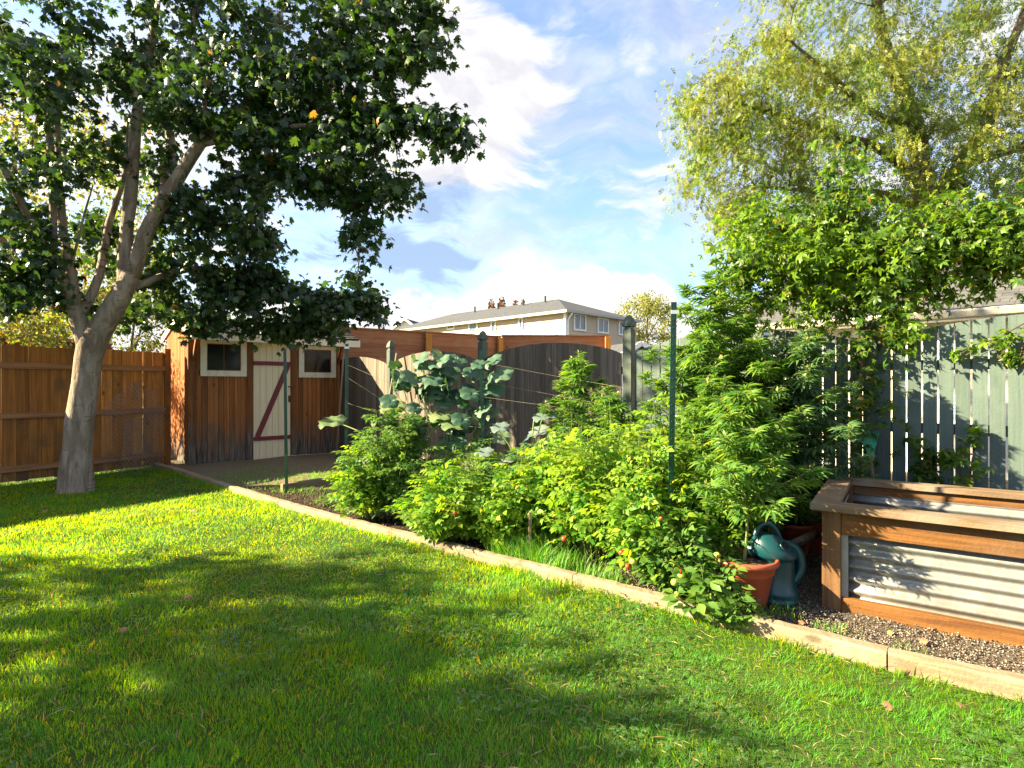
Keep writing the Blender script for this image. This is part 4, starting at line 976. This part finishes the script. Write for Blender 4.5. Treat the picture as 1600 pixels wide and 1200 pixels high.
tw.build('twigs', M['pole'], rr2)

# hills
b = MB()
def hill(u, v):
    x = -900+1800*u; h = (30+95*math.exp(-((x+190)/140)**2)+25*math.sin(x*.011)+9*math.sin(x*.05)+4*math.sin(x*.13))*math.sin(math.pi*min(1, v*1.0))**.7
    return (x, 900+v*500, max(-2, h*(.9 if v > 0 else 0)))
b.grid(hill, 160, 8); kind(b.build('hills', M['hill'], smooth=True), 'structure')

# ---------------------------------------------------------------- raised planter
PO = at(1286, 948, 1); PO = gnd(1284, 949, .05); PD = Vector((.82, -.57, 0)).normalized(); prz = math.atan2(PD.y, PD.x)
pl = thing('raised_planter', 'waist high timber raised bed with corrugated metal sides beside the gravel', 'planter', (PO.x, PO.y, .04), prz)
PH = .62; PLn = 2.3; PW = 1.08; pw = .095
# local x along the front, local y to the back
for (x, y) in ((0, 0), (PLn-pw, 0), (0, PW-pw), (PLn-pw, PW-pw)):
    MB().box(x, x+pw, y, y+pw, -.06, PH-.04).build('post', M['planter_post'], pl, bevel=.004)
for y in (.012, PW-.05):
    MB().box(pw+.001, PLn-pw-.001, y, y+.038, PH-.175, PH-.041).build('side_beam', M['planter'], pl, bevel=.004)
    MB().box(pw+.001, PLn-pw-.001, y, y+.038, -.03, .085).build('skirt_board', M['planter'], pl, bevel=.004)
for x in (.012, PLn-.05):
    MB().box(x, x+.038, pw+.001, PW-pw-.001, PH-.175, PH-.041).build('end_beam', M['planter'], pl, bevel=.004)
    MB().box(x, x+.038, pw+.001, PW-pw-.001, -.03, .085).build('skirt_board', M['planter'], pl, bevel=.004)
MB().box(pw+.001, pw+.035, .03, .05, .086, PH-.176).build('batten', plain('grey batten', (.24, .22, .19), .8), pl)
def corr_sheet(x0, x1, y0, along_x, z0=.07, z1=PH-.10, name='metal_panel'):
    b = MB(); n = 120
    def fn(u, v):
        z = z0+(z1-z0)*v; o = .013*math.sin(z/.070*2*math.pi)
        return ((x0+(x1-x0)*u, y0+o, z) if along_x else (y0+o, x0+(x1-x0)*u, z))
    b.grid(fn, 6, n); o = b.build(name, M['galv'], pl, smooth=True)
    so = o.modifiers.new('s', 'SOLIDIFY'); so.thickness = .0015
corr_sheet(pw*.5, PLn-pw*.5, .062, True); corr_sheet(pw*.5, PLn-pw*.5, PW-.065, True)
corr_sheet(pw*.5, PW-pw*.5, .062, False); corr_sheet(pw*.5, PW-pw*.5, PLn-.065, False)
# rim: four mitred boards
rw = .14; ov = .055; z0, z1 = PH-.038, PH
def mitre(pts):
    vs = [(x, y, z0) for x, y in pts]+[(x, y, z1) for x, y in pts]
    MB().raw(vs, [(3, 2, 1, 0), (4, 5, 6, 7), (0, 1, 5, 4), (1, 2, 6, 5), (2, 3, 7, 6), (3, 0, 4, 7)]).build('rim_board', M['rim'], pl, bevel=.003)
g = .002; X0, X1, Y0_, Y1 = -ov, PLn+ov, -ov, PW+ov
mitre([(X0, Y0_), (X1, Y0_), (X1-rw, Y0_+rw-g), (X0+rw, Y0_+rw-g)])
mitre([(X1, Y1), (X0, Y1), (X0+rw, Y1-rw+g), (X1-rw, Y1-rw+g)])
mitre([(X0, Y1-g), (X0, Y0_+g), (X0+rw, Y0_+rw+g), (X0+rw, Y1-rw-g)])
mitre([(X1, Y0_+g), (X1, Y1-g), (X1-rw, Y1-rw-g), (X1-rw, Y0_+rw+g)])
for (x, z) in ((.13, PH-.14), (.13, PH-.075), (1.15, PH-.14), (1.15, PH-.075), (.13, .05), (1.15, .045)):
    MB().tube([(x, .0118, z), (x, .0085, z)], .0045, 8).build('screw', M['blackmetal'], pl)
b = MB(); b.grid(lambda u, v: (.08+(PLn-.16)*u, .08+(PW-.16)*v, .40+.015*math.sin(u*23)*math.sin(v*17)), 30, 16); b.build('soil', M['bed_soil'], pl, smooth=True)

# ---------------------------------------------------------------- pots, can, rake, stakes
def pot(loc, r, h, label, group=None):
    t_ = thing('flower_pot', label, 'flower pot', loc, 0, group)
    prof = [(r*.62, 0), (r*.66, .01), (r*.86, h*.68), (r*.89, h*.69), (r*.90, h*.70), (r*.95, h*.86), (r*1.04, h*.88), (r*1.06, h*.93), (r*1.04, h*.98), (r*.98, h), (r*.92, h*.97), (r*.9, h*.86)]
    MB().lathe(prof, 40, cap0=True).build('body', M['terracotta'], t_, smooth=True)
    b = MB(); b.lathe([(r*.905, h*.87), (r*.5, h*.89), (.001, h*.90)], 30); b.build('soil', M['bed_soil'], t_)
    return t_
pp = gnd(1164, 940, .05); pp.z = .045
pot(pp, .180, .28, 'large terracotta coloured pot in front of the teal watering can')
q = at(1242, 850, 4.3); pot((q.x, 4.3, .045), .13, .24, 'dark terracotta pot behind the planter corner, left of two', 'pots in shade behind the planter')
q = at(1277, 850, 4.35); pot((q.x, 4.35, .045), .14, .27, 'dark terracotta pot behind the planter corner, right of two', 'pots in shade behind the planter')

cp = gnd(1214, 944, .05)
can = thing('watering_can', 'teal plastic watering can standing behind the terracotta pot', 'watering can', (cp.x+.03, cp.y+.07, .045), 0)
b = MB()
prof = [(.001, 0), (.108, 0), (.118, .008), (.118, .028), (.110, .036), (.118, .05), (.120, .075), (.106, .105), (.100, .14), (.100, .245), (.108, .262), (.122, .272)]
for i in range(9):
    a = i/8*math.pi/2; prof.append((.128*math.cos(a)+.001, .285+.125*math.sin(a)))
o_ = len(b.v); b.lathe(prof, 40)
# lean the dome towards the spout side (local -x)
b.v = [(x-(max(0, z-.26)*.45), y*(1-.15*min(1, max(0, z-.05)*4)), z) for x, y, z in b.v]
b.build('body', M['teal'], can, smooth=True)
def smoothp(pts, m_=8):
    out = []
    for i in range(len(pts)-1):
        p0 = Vector(pts[max(i-1, 0)]); p1 = Vector(pts[i]); p2 = Vector(pts[i+1]); p3 = Vector(pts[min(i+2, len(pts)-1)])
        for k in range(m_):
            t = k/m_; out.append(.5*((2*p1)+(p2-p0)*t+(2*p0-5*p1+4*p2-p3)*t*t+(3*p1-p0-3*p2+p3)*t**3))
    out.append(Vector(pts[-1])); return out
hp = smoothp([(.055, 0, .345), (.105, 0, .325), (.140, -.005, .27), (.145, -.005, .19), (.115, 0, .13), (.085, 0, .11)])
MB().tube(hp, [.021+.006*math.sin(i/len(hp)*3.1) for i in range(len(hp))], 12).build('handle', M['teal'], can, smooth=True, label='rounded side handle')
hp = smoothp([(.02, 0, .37), (-.005, 0, .43), (-.05, 0, .465), (-.10, 0, .45), (-.13, 0, .39)])
MB().tube(hp, .016, 12).build('handle', M['teal'], can, smooth=True, label='top handle')
hp = smoothp([(-.12, 0, .30), (-.15, .03, .31), (-.18, .05, .34)])
MB().tube(hp, [.045-.03*i/len(hp) for i in range(len(hp))], 12).build('spout', M['teal'], can, smooth=True)
b = MB(); nrm = Vector((.35, -.72, .60)).normalized(); cc = Vector((.003, -.088, .352)); x_ = nrm.cross(Vector((0, 0, 1))).normalized(); y_ = nrm.cross(x_)
pr = [cc+nrm*.010+(x_*math.cos(a)*.034+y_*math.sin(a)*.028) for a in np.linspace(0, 2*math.pi, 25)[:-1]]
b.raw(pr, [tuple(range(24))]); b.build('filling_hole', plain('dark opening', (.004, .008, .010), .9), can)  # flat disc on the closed dome, its near-black paints the shade inside
b = MB(); b.tube(pr+[pr[0]], .005, 6, cap=False); b.build('rim', M['teal'], can, smooth=True)

# rake, head up
fr = fy(1360)-.10
rk = thing('leaf_rake', 'green plastic leaf rake leaning head up against the green fence', 'rake', (0, 0, 0))
hub = at(1361, 712, fr); MB().tube([at(1372, 850, fr-.12), hub], .012, 8).build('handle', M['pole'], rk, smooth=True)
b = MB()
for k in range(11):
    px = 1336+3.7*k; tp = at(px, 673+abs(k-5)*.5, fr+.03)
    b.beam(hub+Vector(((k-5)*.002, 0, 0)), tp, .008, .003, Vector((0, 1, 0))); b.beam(tp, tp+Vector((0, -.03, .004)), .008, .003)
a1 = at(1347, 695, fr+.012); a2 = at(1370, 694, fr+.012); b.beam(a1, a2, .003, .012)
b.raw([hub+Vector((-.018, -.006, -.03)), hub+Vector((.018, -.006, -.03)), at(1368, 696, fr), at(1350, 696, fr), hub+Vector((-.018, .008, -.03)), hub+Vector((.018, .008, -.03)), at(1368, 696, fr+.01), at(1350, 696, fr+.01)], [(0, 1, 2, 3), (7, 6, 5, 4), (0, 4, 5, 1), (1, 5, 6, 2), (2, 6, 7, 3), (3, 7, 4, 0)])
b.build('head', M['rake'], rk)

def tpost(px_b, py_b, px_t, py_t, Y, label, tagat=None, bh=.05):
    B = at(px_b, py_b, Y) if py_b else None; B.z = 0; Tp = at(px_t, py_t, Y)
    t_ = thing('garden_stake', label, 'stake', (B.x, B.y, 0), 0, 'green metal stakes in the bed')
    d = Tp-B; b = MB()
    b.beam((0, 0, 0), d, .036, .006, Vector((0, 1, 0))); b.beam((0, .009, 0), d+Vector((0, .009, 0)), .006, .022, Vector((0, 1, 0)))
    n_ = int(d.length/.055)
    for k in range(2, n_): p = d*(k/n_); b.box(p.x-.006, p.x+.006, p.y-.012, p.y-.0031, p.z-.006, p.z+.006)
    b.build('post', M['tpost'], t_)
    if tagat: q_ = d*tagat; MB().box(q_.x-.022, q_.x+.03, q_.y-.015, q_.y-.0125, q_.z-.012, q_.z+.012).build('tag', M['white'], t_)
tpost(448, 775, 445, 545, 6.72, 'thin green stake in front of the cream shed door')
tpost(541, 780, 542, 537, 6.3, 'green metal stake with white tag beside the pale squash leaf', .975)
tpost(757, 830, 752, 548, 5.4, 'dark green stake standing in the squash vine trellis')
tpost(1046, 920, 1053, 472, 3.62, 'tallest green stake with white band among the tomatoes and hemp', .965)
tpost(1196, 850, 1196, 517, 4.75, 'green stake with white tag mostly hidden among the hemp tops near the fence', .985)
# strings
st_ = thing('garden_twine', 'loose strings stretched between the green stakes', 'string')
def pline(*p): MB().tube([at(*q) for q in p], .0012, 4).build('string', M['twine'], st_)
pline((543, 570, 6.3), (640, 612, 5.9), (752, 572, 5.4)); pline((543, 590, 6.3), (590, 620, 6.2), (680, 700, 5.7)); pline((543, 630, 6.3), (620, 655, 5.9), (752, 668, 5.4))
pline((752, 566, 5.4), (870, 588, 5.3), (975, 606, 5.0)); pline((752, 596, 5.4), (870, 618, 5.3), (975, 638, 5.0)); pline((752, 620, 5.4), (870, 636, 5.2), (960, 650, 5.0))
pline((447, 712, 6.72), (500, 709, 6.5), (541, 707, 6.3)); pline((545, 548, 8.4), (610, 549, 8.6), (632, 549, 8.8))
for (px, pt_, pb, Y, lab) in ((828, 800, 857, 4.15, 'short broken wooden stake beside the grass tuft'), (650, 772, 790, 5.1, 'stub of pale wooden stake in the left tomato bush')):
    B = at(px-2, pb, Y); Tp = at(px+1, pt_, Y); B.z = 0
    tag(MB().beam(B, Tp, .022, .018, Vector((0, 1, 0))).build('wooden_stake', M['pole'], bevel=.002), lab, 'stake')
# chicken wire
cw = thing('chicken_wire', 'crumpled grey chicken wire leaning on the cedar fence left of the shed', 'wire netting', (0, 0, 0))
def wire_sheet(px0, px1, py0, py1, Y, dy, seed):
    b = MB(); r_ = random.Random(seed); cell = .07; A = at(px0, py0, Y); Bx = at(px1, py0, Y+.75).x-A.x
    Lx = math.hypot(Bx, .8); Hh = (py1-py0)/K*Y; nx = int(Lx/cell); nz = int(Hh/(cell*.5))
    ph = [r_.uniform(0, 6) for _ in range(6)]
    def pos(u, v):
        wob = dy*(math.sin(u*7+ph[0]+v*3)+.6*math.sin(v*9+ph[1])+.5*math.sin(u*17+ph[2]))
        top = (.25*math.sin(u*6+ph[3])+.2*(1-u))*v
        return A+Vector((Bx*u+wob*.25, .75*u-wob*.5-.16+.12*v, -Hh+Hh*v*(1-.35*top)))
    for j in range(nz):
        for i in range(nx):
            o_ = .5 if j % 2 else 0; u0 = (i+o_)/nx; v0 = j/nz; v1 = (j+1)/nz; h_ = .5/nx
            a = pos(u0, v0); c1 = pos(min(1, u0+h_*.55), v1-.35/nz); c2 = pos(min(1, u0+h_), v1)
            c3 = pos(max(0, u0-h_*.55), v1-.35/nz)
            b.tube([a, c1, c2], .0028, 3, cap=False); b.tube([a, c3, pos(max(0, u0-h_), v1)], .0028, 3, cap=False)
    return b
wire_sheet(168, 252, 606, 740, 8.05, .06, 1).build('netting', M['wire'], cw)
wire_sheet(200, 262, 640, 742, 8.0, .09, 2).build('netting', M['wire'], cw)

# ---------------------------------------------------------------- bed plants
def bush(name, label, cat, px, py, Y, w_, h_, leaf_t, size, leaf_m, nst, nl, droop=.4, stem_m=None, group=None, upn=.8, dy=None, fruits=0, shape='dome', spread=.055):
    """stems rising from the soil and arching out, with leaves along them"""
    B = Vector(((px-800)/K*Y, Y, .04)); t_ = thing(name, label, cat, B, 0, group)
    sb = MB(); LP = []; LA = []; LN = []; ends = []
    dy = dy or w_
    for k in range(nst):
        a = rng.uniform(0, 2*math.pi); r_ = rng.random()**.5; hh = h_*(1-.55*r_**2 if shape == 'dome' else 1-.85*r_)*rng.uniform(.75, 1.05)
        e = Vector((math.cos(a)*r_*w_/2, math.sin(a)*r_*dy/2, hh)); b0 = Vector((e.x*.25+rng.normal(0, .02), e.y*.25+rng.normal(0, .02), -.02))
        mid = b0.lerp(e, .5)+Vector((rng.normal(0, .03), rng.normal(0, .03), .08*hh))
        pts = [b0.lerp(mid, u)*(1-u)+mid.lerp(e, u)*u for u in np.linspace(0, 1, 7)]
        sb.tube(pts, [.0055*(1-u)+.0018*u for u in np.linspace(0, 1, 7)], 5, cap=False)
        out = np.array([e.x, e.y, 0]); out = out/max(1e-3, np.linalg.norm(out))
        for i in range(nl):
            u = rng.uniform(.18, 1.0)**.8; f_ = u*6; j = min(5, int(f_)); p = np.array(pts[j].lerp(pts[j+1], f_-j))
            aa = rng.uniform(0, 2*math.pi); ax = np.array([math.cos(aa), math.sin(aa), .45 if u > .85 else .15])+out*.35; ax[2] -= droop*rng.uniform(.2, 1.2)
            LP.append(p+np.array([math.cos(aa), math.sin(aa), 0])*rng.uniform(0, spread)); LA.append(ax); LN.append(np.array([0, 0, upn])+rng.normal(0, .35, 3)+out*.25)
        ends.append(pts)
    sb.build('stems', stem_m or M['stem'], t_)
    n_ = len(LP); V, F = scatter(*leaf_t, LP, LA, LN, rng.uniform(size[0], size[1], n_)); leafmesh('leaves', V, F, leaf_m, t_)
    for k in range(fruits):
        pts = random.choice(ends); p = pts[random.randint(2, 5)]; d = Vector((p.x, p.y-w_*.32, 0)); rr_ = random.uniform(.015, .028)
        c_ = Vector((p.x*1.15, -dy*.42*random.uniform(.6, 1.0), p.z*.7+.03))
        prof = [(max(.0005, rr_*math.sin(a)), -rr_*.92*math.cos(a)) for a in np.linspace(0, math.pi, 9)]
        MB().lathe(prof, 12, c_).build('tomato', M['tomato_red'] if random.random() < .22 else M['tomato'], t_, smooth=True)
    return t_
def hemp(label, px, Y, h_, w_, leaf_m, nb, group='tall hemp plants', lean=0.0, z0=.04, size=(.10, .17), taper=1.0, low=.1):
    B = Vector(((px-800)/K*Y, Y, z0)); t_ = thing('hemp_plant', label, 'plant', B, 0, group)
    sb = MB(); LP = []; LA = []; LN = []; BP = []
    main = [Vector((lean*u*u, 0, h_*u)) + Vector((.015*math.sin(u*9), .015*math.cos(u*7), 0)) for u in np.linspace(0, 1, 12)]
    sb.tube(main, [.008*(1-u)+.002 for u in np.linspace(0, 1, 12)], 6)
    def leaves_on(pts, n, sc_=1.0, tip=True):
        for i in range(n):
            u = rng.uniform(.1, 1); f_ = u*(len(pts)-1); j = min(len(pts)-2, int(f_)); p = np.array(pts[j].lerp(pts[j+1], f_-j))
            aa = rng.uniform(0, 2*math.pi); ax = np.array([math.cos(aa), math.sin(aa), rng.uniform(-.45, .35)])
            LP.append(p+ax*.03); LA.append(ax); LN.append(np.array([0, 0, .9])+rng.normal(0, .25, 3)); S.append(rng.uniform(*size)*sc_*(1-.35*u))
        e = np.array(pts[-1])
        if tip:
            for i in range(9):
                aa = i*2.4; el = rng.uniform(.2, 1.0); ax = np.array([math.cos(aa), math.sin(aa), el]); LP.append(e-np.array([0, 0, .012*i])); LA.append(ax); LN.append(np.array([-math.cos(aa)*.5, -math.sin(aa)*.5, 1.0])); S.append(rng.uniform(.07, .11)*sc_)
            for i in range(16): BP.append(e+rng.normal(0, .010, 3)-np.array([0, 0, rng.uniform(-.015, .06)]))
    S = []
    leaves_on(main[5:], 34)
    for k in range(nb):
        u = low+(1-low-.06)*(k+.5)/nb; b0 = Vector((lean*u*u, 0, h_*u)); a = k*2.4+rng.normal(0, .3)
        L = w_/2*(1-u**1.6*taper*.85)*rng.uniform(.8, 1.15)
        e = b0+Vector((math.cos(a)*L, math.sin(a)*L, L*rng.uniform(.35, .8))); mid = b0.lerp(e, .5)+Vector((0, 0, -.05*L))
        pts = [b0.lerp(mid, t)*(1-t)+mid.lerp(e, t)*t for t in np.linspace(0, 1, 6)]
        sb.tube(pts, [.006*(1-t)+.0015 for t in np.linspace(0, 1, 6)], 5, cap=False)
        leaves_on(pts, int(13+18*L))
    sb.build('stems', M['stem'], t_)
    V1, F1 = scatter(*HEMP, LP, LA, LN, np.array(S))
    n_ = len(BP); V, F = scatter(*SIMPLE, BP, unit(n_)+np.array([0, 0, .7]), unit(n_), rng.uniform(.018, .034, n_)); o = leafmesh('leaves', *joinvf([(V1, F1), (V, F)]), leaf_m, t_); o.data.materials.append(M['bud']); mi = np.zeros(len(F1)+len(F), np.int32); mi[len(F1):] = 1; o.data.polygons.foreach_set('material_index', mi)
    return t_
G_T = 'tomato bushes in the bed'
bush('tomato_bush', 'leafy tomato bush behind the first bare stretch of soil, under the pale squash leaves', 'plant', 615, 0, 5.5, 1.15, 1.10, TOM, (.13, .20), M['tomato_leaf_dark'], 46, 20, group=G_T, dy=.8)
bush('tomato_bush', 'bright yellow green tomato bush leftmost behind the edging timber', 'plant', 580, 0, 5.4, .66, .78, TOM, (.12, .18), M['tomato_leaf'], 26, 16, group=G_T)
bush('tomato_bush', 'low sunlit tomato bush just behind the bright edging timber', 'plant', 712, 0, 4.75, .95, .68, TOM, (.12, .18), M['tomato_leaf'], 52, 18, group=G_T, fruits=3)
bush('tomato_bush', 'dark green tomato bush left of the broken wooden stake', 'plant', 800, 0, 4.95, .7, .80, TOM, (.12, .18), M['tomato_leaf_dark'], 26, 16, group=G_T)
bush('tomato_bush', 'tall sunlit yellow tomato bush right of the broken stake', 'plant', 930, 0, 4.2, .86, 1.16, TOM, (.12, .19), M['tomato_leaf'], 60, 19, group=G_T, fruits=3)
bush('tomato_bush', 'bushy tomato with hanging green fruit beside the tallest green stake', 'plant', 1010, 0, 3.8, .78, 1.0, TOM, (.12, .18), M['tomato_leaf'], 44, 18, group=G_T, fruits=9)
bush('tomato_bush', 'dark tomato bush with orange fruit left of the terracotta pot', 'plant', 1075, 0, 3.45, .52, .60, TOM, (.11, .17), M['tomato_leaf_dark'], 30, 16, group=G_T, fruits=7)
bush('tomato_bush', 'tall climbing tomato around the tallest green stake in front of the fence corner', 'plant', 1022, 0, 4.3, .66, 1.45, TOM, (.12, .19), M['tomato_leaf'], 44, 26, group=G_T, shape='col')
hemp('slender dark hemp plant in front of the grey picket fence, left of the fence corner', 905, 5.3, 1.60, 1.05, M['hemp_leaf'], 26)
hemp('tallest hemp plant behind the tallest green stake, its tip above the fence', 1108, 4.55, 2.22, 1.25, M['hemp_leaf'], 40)
hemp('broad bluish hemp plant with pale flower tips right in front of the green fence', 1258, 4.25, 1.72, 1.05, M['hemp_leaf_blue'], 38)
hemp('hemp plant between the tallest one and the bluish one, tips level with the white tag', 1185, 4.3, 1.62, .95, M['hemp_leaf'], 34)
hemp('hemp plant filling the middle right of the bed behind the pot, lower than its neighbours', 1130, 3.95, 1.35, .95, M['hemp_leaf'], 34)
hemp('short dark hemp plant between the slender one and the fence corner post', 960, 5.0, 1.22, 1.0, M['hemp_leaf'], 26)
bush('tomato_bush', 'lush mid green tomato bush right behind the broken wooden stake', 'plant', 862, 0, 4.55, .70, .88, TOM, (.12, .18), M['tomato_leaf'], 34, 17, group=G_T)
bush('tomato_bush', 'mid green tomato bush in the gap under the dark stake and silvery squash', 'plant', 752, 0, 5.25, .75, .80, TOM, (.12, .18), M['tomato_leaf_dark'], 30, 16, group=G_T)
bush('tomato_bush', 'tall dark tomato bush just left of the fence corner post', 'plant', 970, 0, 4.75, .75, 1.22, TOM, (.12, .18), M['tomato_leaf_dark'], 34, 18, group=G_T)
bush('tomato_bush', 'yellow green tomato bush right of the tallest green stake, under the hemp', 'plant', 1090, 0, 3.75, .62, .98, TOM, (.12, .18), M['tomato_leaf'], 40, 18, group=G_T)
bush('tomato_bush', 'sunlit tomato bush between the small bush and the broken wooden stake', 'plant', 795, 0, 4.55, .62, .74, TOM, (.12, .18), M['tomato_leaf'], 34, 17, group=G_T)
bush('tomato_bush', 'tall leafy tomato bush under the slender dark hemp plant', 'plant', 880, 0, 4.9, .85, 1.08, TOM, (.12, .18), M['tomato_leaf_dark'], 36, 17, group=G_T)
hemp('hemp plant rising just right of the tallest green stake, shorter than the tallest hemp', 1085, 4.35, 1.72, 1.0, M['hemp_leaf'], 32)
hemp('broad hemp plant in the back row whose leaves touch the green fence', 1215, 4.6, 1.60, 1.1, M['hemp_leaf_blue'], 32)
hemp('tall narrow hemp plant in the back row right of the tallest one', 1150, 4.7, 1.98, .95, M['hemp_leaf'], 32)
hp_ = hemp('potted hemp plant growing out of the terracotta pot', 1166, 3.25, 1.05, .78, M['hemp_leaf'], 26, z0=.28, low=.22)
hp_.location = (pp.x, pp.y, .28)
bush('pepper_plant', 'small broad leaved plant against the left side of the terracotta pot', 'plant', 1100, 0, 3.18, .38, .30, SIMPLE, (.06, .11), M['weed'], 16, 9)
bush('parsley', 'curly low parsley clump in front of the terracotta pot', 'plant', 1150, 0, 3.07, .30, .17, CLOVER, (.014, .026), M['weed'], 40, 22)
bush('herb_plant', 'dark leafy plant behind the small tomato bush, below the silvery squash leaves', 'plant', 850, 0, 5.1, .9, .75, TOM, (.12, .18), M['tomato_leaf_dark'], 30, 15)
bush('seedling', 'tiny yellow weed on bare soil right of the first stake', 'plant', 509, 0, 5.95, .14, .17, SIMPLE, (.03, .05), M['weed'], 8, 7)

def squash(label, leaves, mat, stem_from, group='squash plants in the bed', mat2=None, vert=False):
    t_ = thing('squash_plant', label, 'plant', (0, 0, 0), 0, group)
    sb = MB(); LP = []; LA = []; LN = []; S = []
    for (px, py, Y, s_, rot) in leaves:
        p = at(px, py, Y); b0 = at(*stem_from)
        if vert: b0 = at(stem_from[0]+(px-stem_from[0])*.8, min(py+32, 690), stem_from[2]+.12)
        if (p-b0).length > .05:
            mid = b0.lerp(p, .55)+Vector((rng.normal(0, .03), rng.normal(0, .03), .10))
            pts = [b0.lerp(mid, u)*(1-u)+mid.lerp(p, u)*u for u in np.linspace(0, 1, 8)]; sb.tube(pts, .004 if vert else .006, 6, cap=False)
        ax = np.array([math.cos(rot), -.35, math.sin(rot)*.5]); LP.append(np.array(p)); LA.append(ax+np.array([0, 0, -.15])); LN.append(np.array([rng.normal(0, .25), -.45-(.5 if vert else 0), 1.0])); S.append(s_)
    sb.build('stems', M['squash_stem'], t_)
    V, F = scatter(*SQUASH, LP, LA, LN, S); o = leafmesh('leaves', V, F, mat, t_)
    o.data.polygons.foreach_set('use_smooth', [True]*len(o.data.polygons))
squash('squash with big pale mildewed leaves beside the second green stake', [(505, 655, 6.0, .26, .1), (600, 632, 5.9, .26, .0), (655, 655, 5.7, .26, .4), (675, 645, 5.6, .24, .1), (695, 658, 5.5, .26, -.1), (585, 655, 5.6, .22, .3)], M['squash_pale'], (640, 720, 5.7))
squash('squash with mildewed leaves low at the left end of the bed', [(545, 735, 5.6, .20, .8), (552, 765, 5.5, .22, .4), (570, 715, 5.5, .2, .2), (545, 790, 5.35, .16, 0), (590, 788, 5.3, .2, .1), (560, 745, 5.4, .18, 2.4)], M['squash_pale'], (575, 790, 5.5))
lv = []
for k in range(90):
    u = rng.random(); v = rng.random(); x = 622+u*160; ytop = 560+(8 if x > 740 else 0)+(20*(1-(u*2-1)**2)*-.3); yb = 715
    lv.append((x-8, ytop+v**1.3*(yb-ytop), 5.75-.25*u+rng.normal(0, .08), rng.uniform(.12, .20), rng.uniform(-.8, 3.6)))
squash('squash vine climbing in a square clump over the dark stake', lv, M['squash_leaf'], (715, 780, 5.5), vert=True)
squash('silvery leaved squash in front of the grey pickets right of the dark stake', [(800, 705, 5.2, .18, 0), (780, 715, 5.1, .17, .3), (815, 690, 5.2, .15, 1.2), (770, 665, 5.2, .16, .1), (835, 650, 5.1, .14, .3), (850, 648, 5.1, .13, .2), (830, 672, 5.2, .17, .4), (745, 705, 5.1, .16, .2), (800, 730, 5.1, .18, -.3)], M['squash_grey'], (825, 760, 5.2))

# fallen leaves
for (px, py, s_, mt, lab) in ((300, 934, .085, 'dead', 'curled tan maple leaf lying in the middle of the shaded lawn'), (298, 800, .06, 'dead', 'brown leaf on the lawn at the upper edge of the sunlit patch'), (250, 775, .06, 'dead', 'pale brown leaf on the grass right of the maple trunk'),
                       (1318, 984, .035, 'dead_yellow', 'yellow leaf on the gravel left of the other yellow leaf'), (1386, 990, .035, 'dead_yellow', 'yellow leaf on the gravel below the planter post'), (1450, 1008, .05, 'dead', 'orange brown leaf on the gravel by the planter skirt'), (1246, 974, .05, 'dead', 'reddish leaf on the gravel just right of the watering can'),
                       (1498, 1102, .06, 'dead', 'reddish brown leaf in the grass below the nearest edging timber'), (1395, 1108, .05, 'dead', 'small tan leaf in the grass near the bottom right'), (200, 985, .05, 'dead', 'small brown leaf in the grass left of the tan maple leaf'), (66, 800, .06, 'dead', 'yellowish leaf in the dark grass at the left edge')):
    g_ = gnd(px, py, .05); V, F = scatter(*MAPLE, [tuple(g_+Vector((0, 0, .012)))], [(rng.normal(), rng.normal(), .1)], [(rng.normal(0, .3), -.5, 1)], [s_*.85])
    tag(leafmesh('fallen_leaf', V, F, M[mt]), lab, 'leaf', 'fallen leaves')
# firewood log behind the can
tag(MB().tube([at(1240, 850, 3.9), at(1258, 842, 3.95), at(1275, 834, 4.05)], [.03, .035, .028], 9, wob=.1).build('driftwood', M['bark'], smooth=True), 'short grey log lying in front of the two dark pots', 'log')
# dead yellow squash hanging on fence post
V, F = scatter(*SQUASH, [tuple(at(1343, 640, fy(1343)-.15))], [(.3, 0, .6)], [(0, -1, .3)], [.11]); o = leafmesh('yellow_leaf', V, F, M['dead_yellow']); tag(o, 'single yellow leaf hanging on the fence post above the rake', 'leaf')
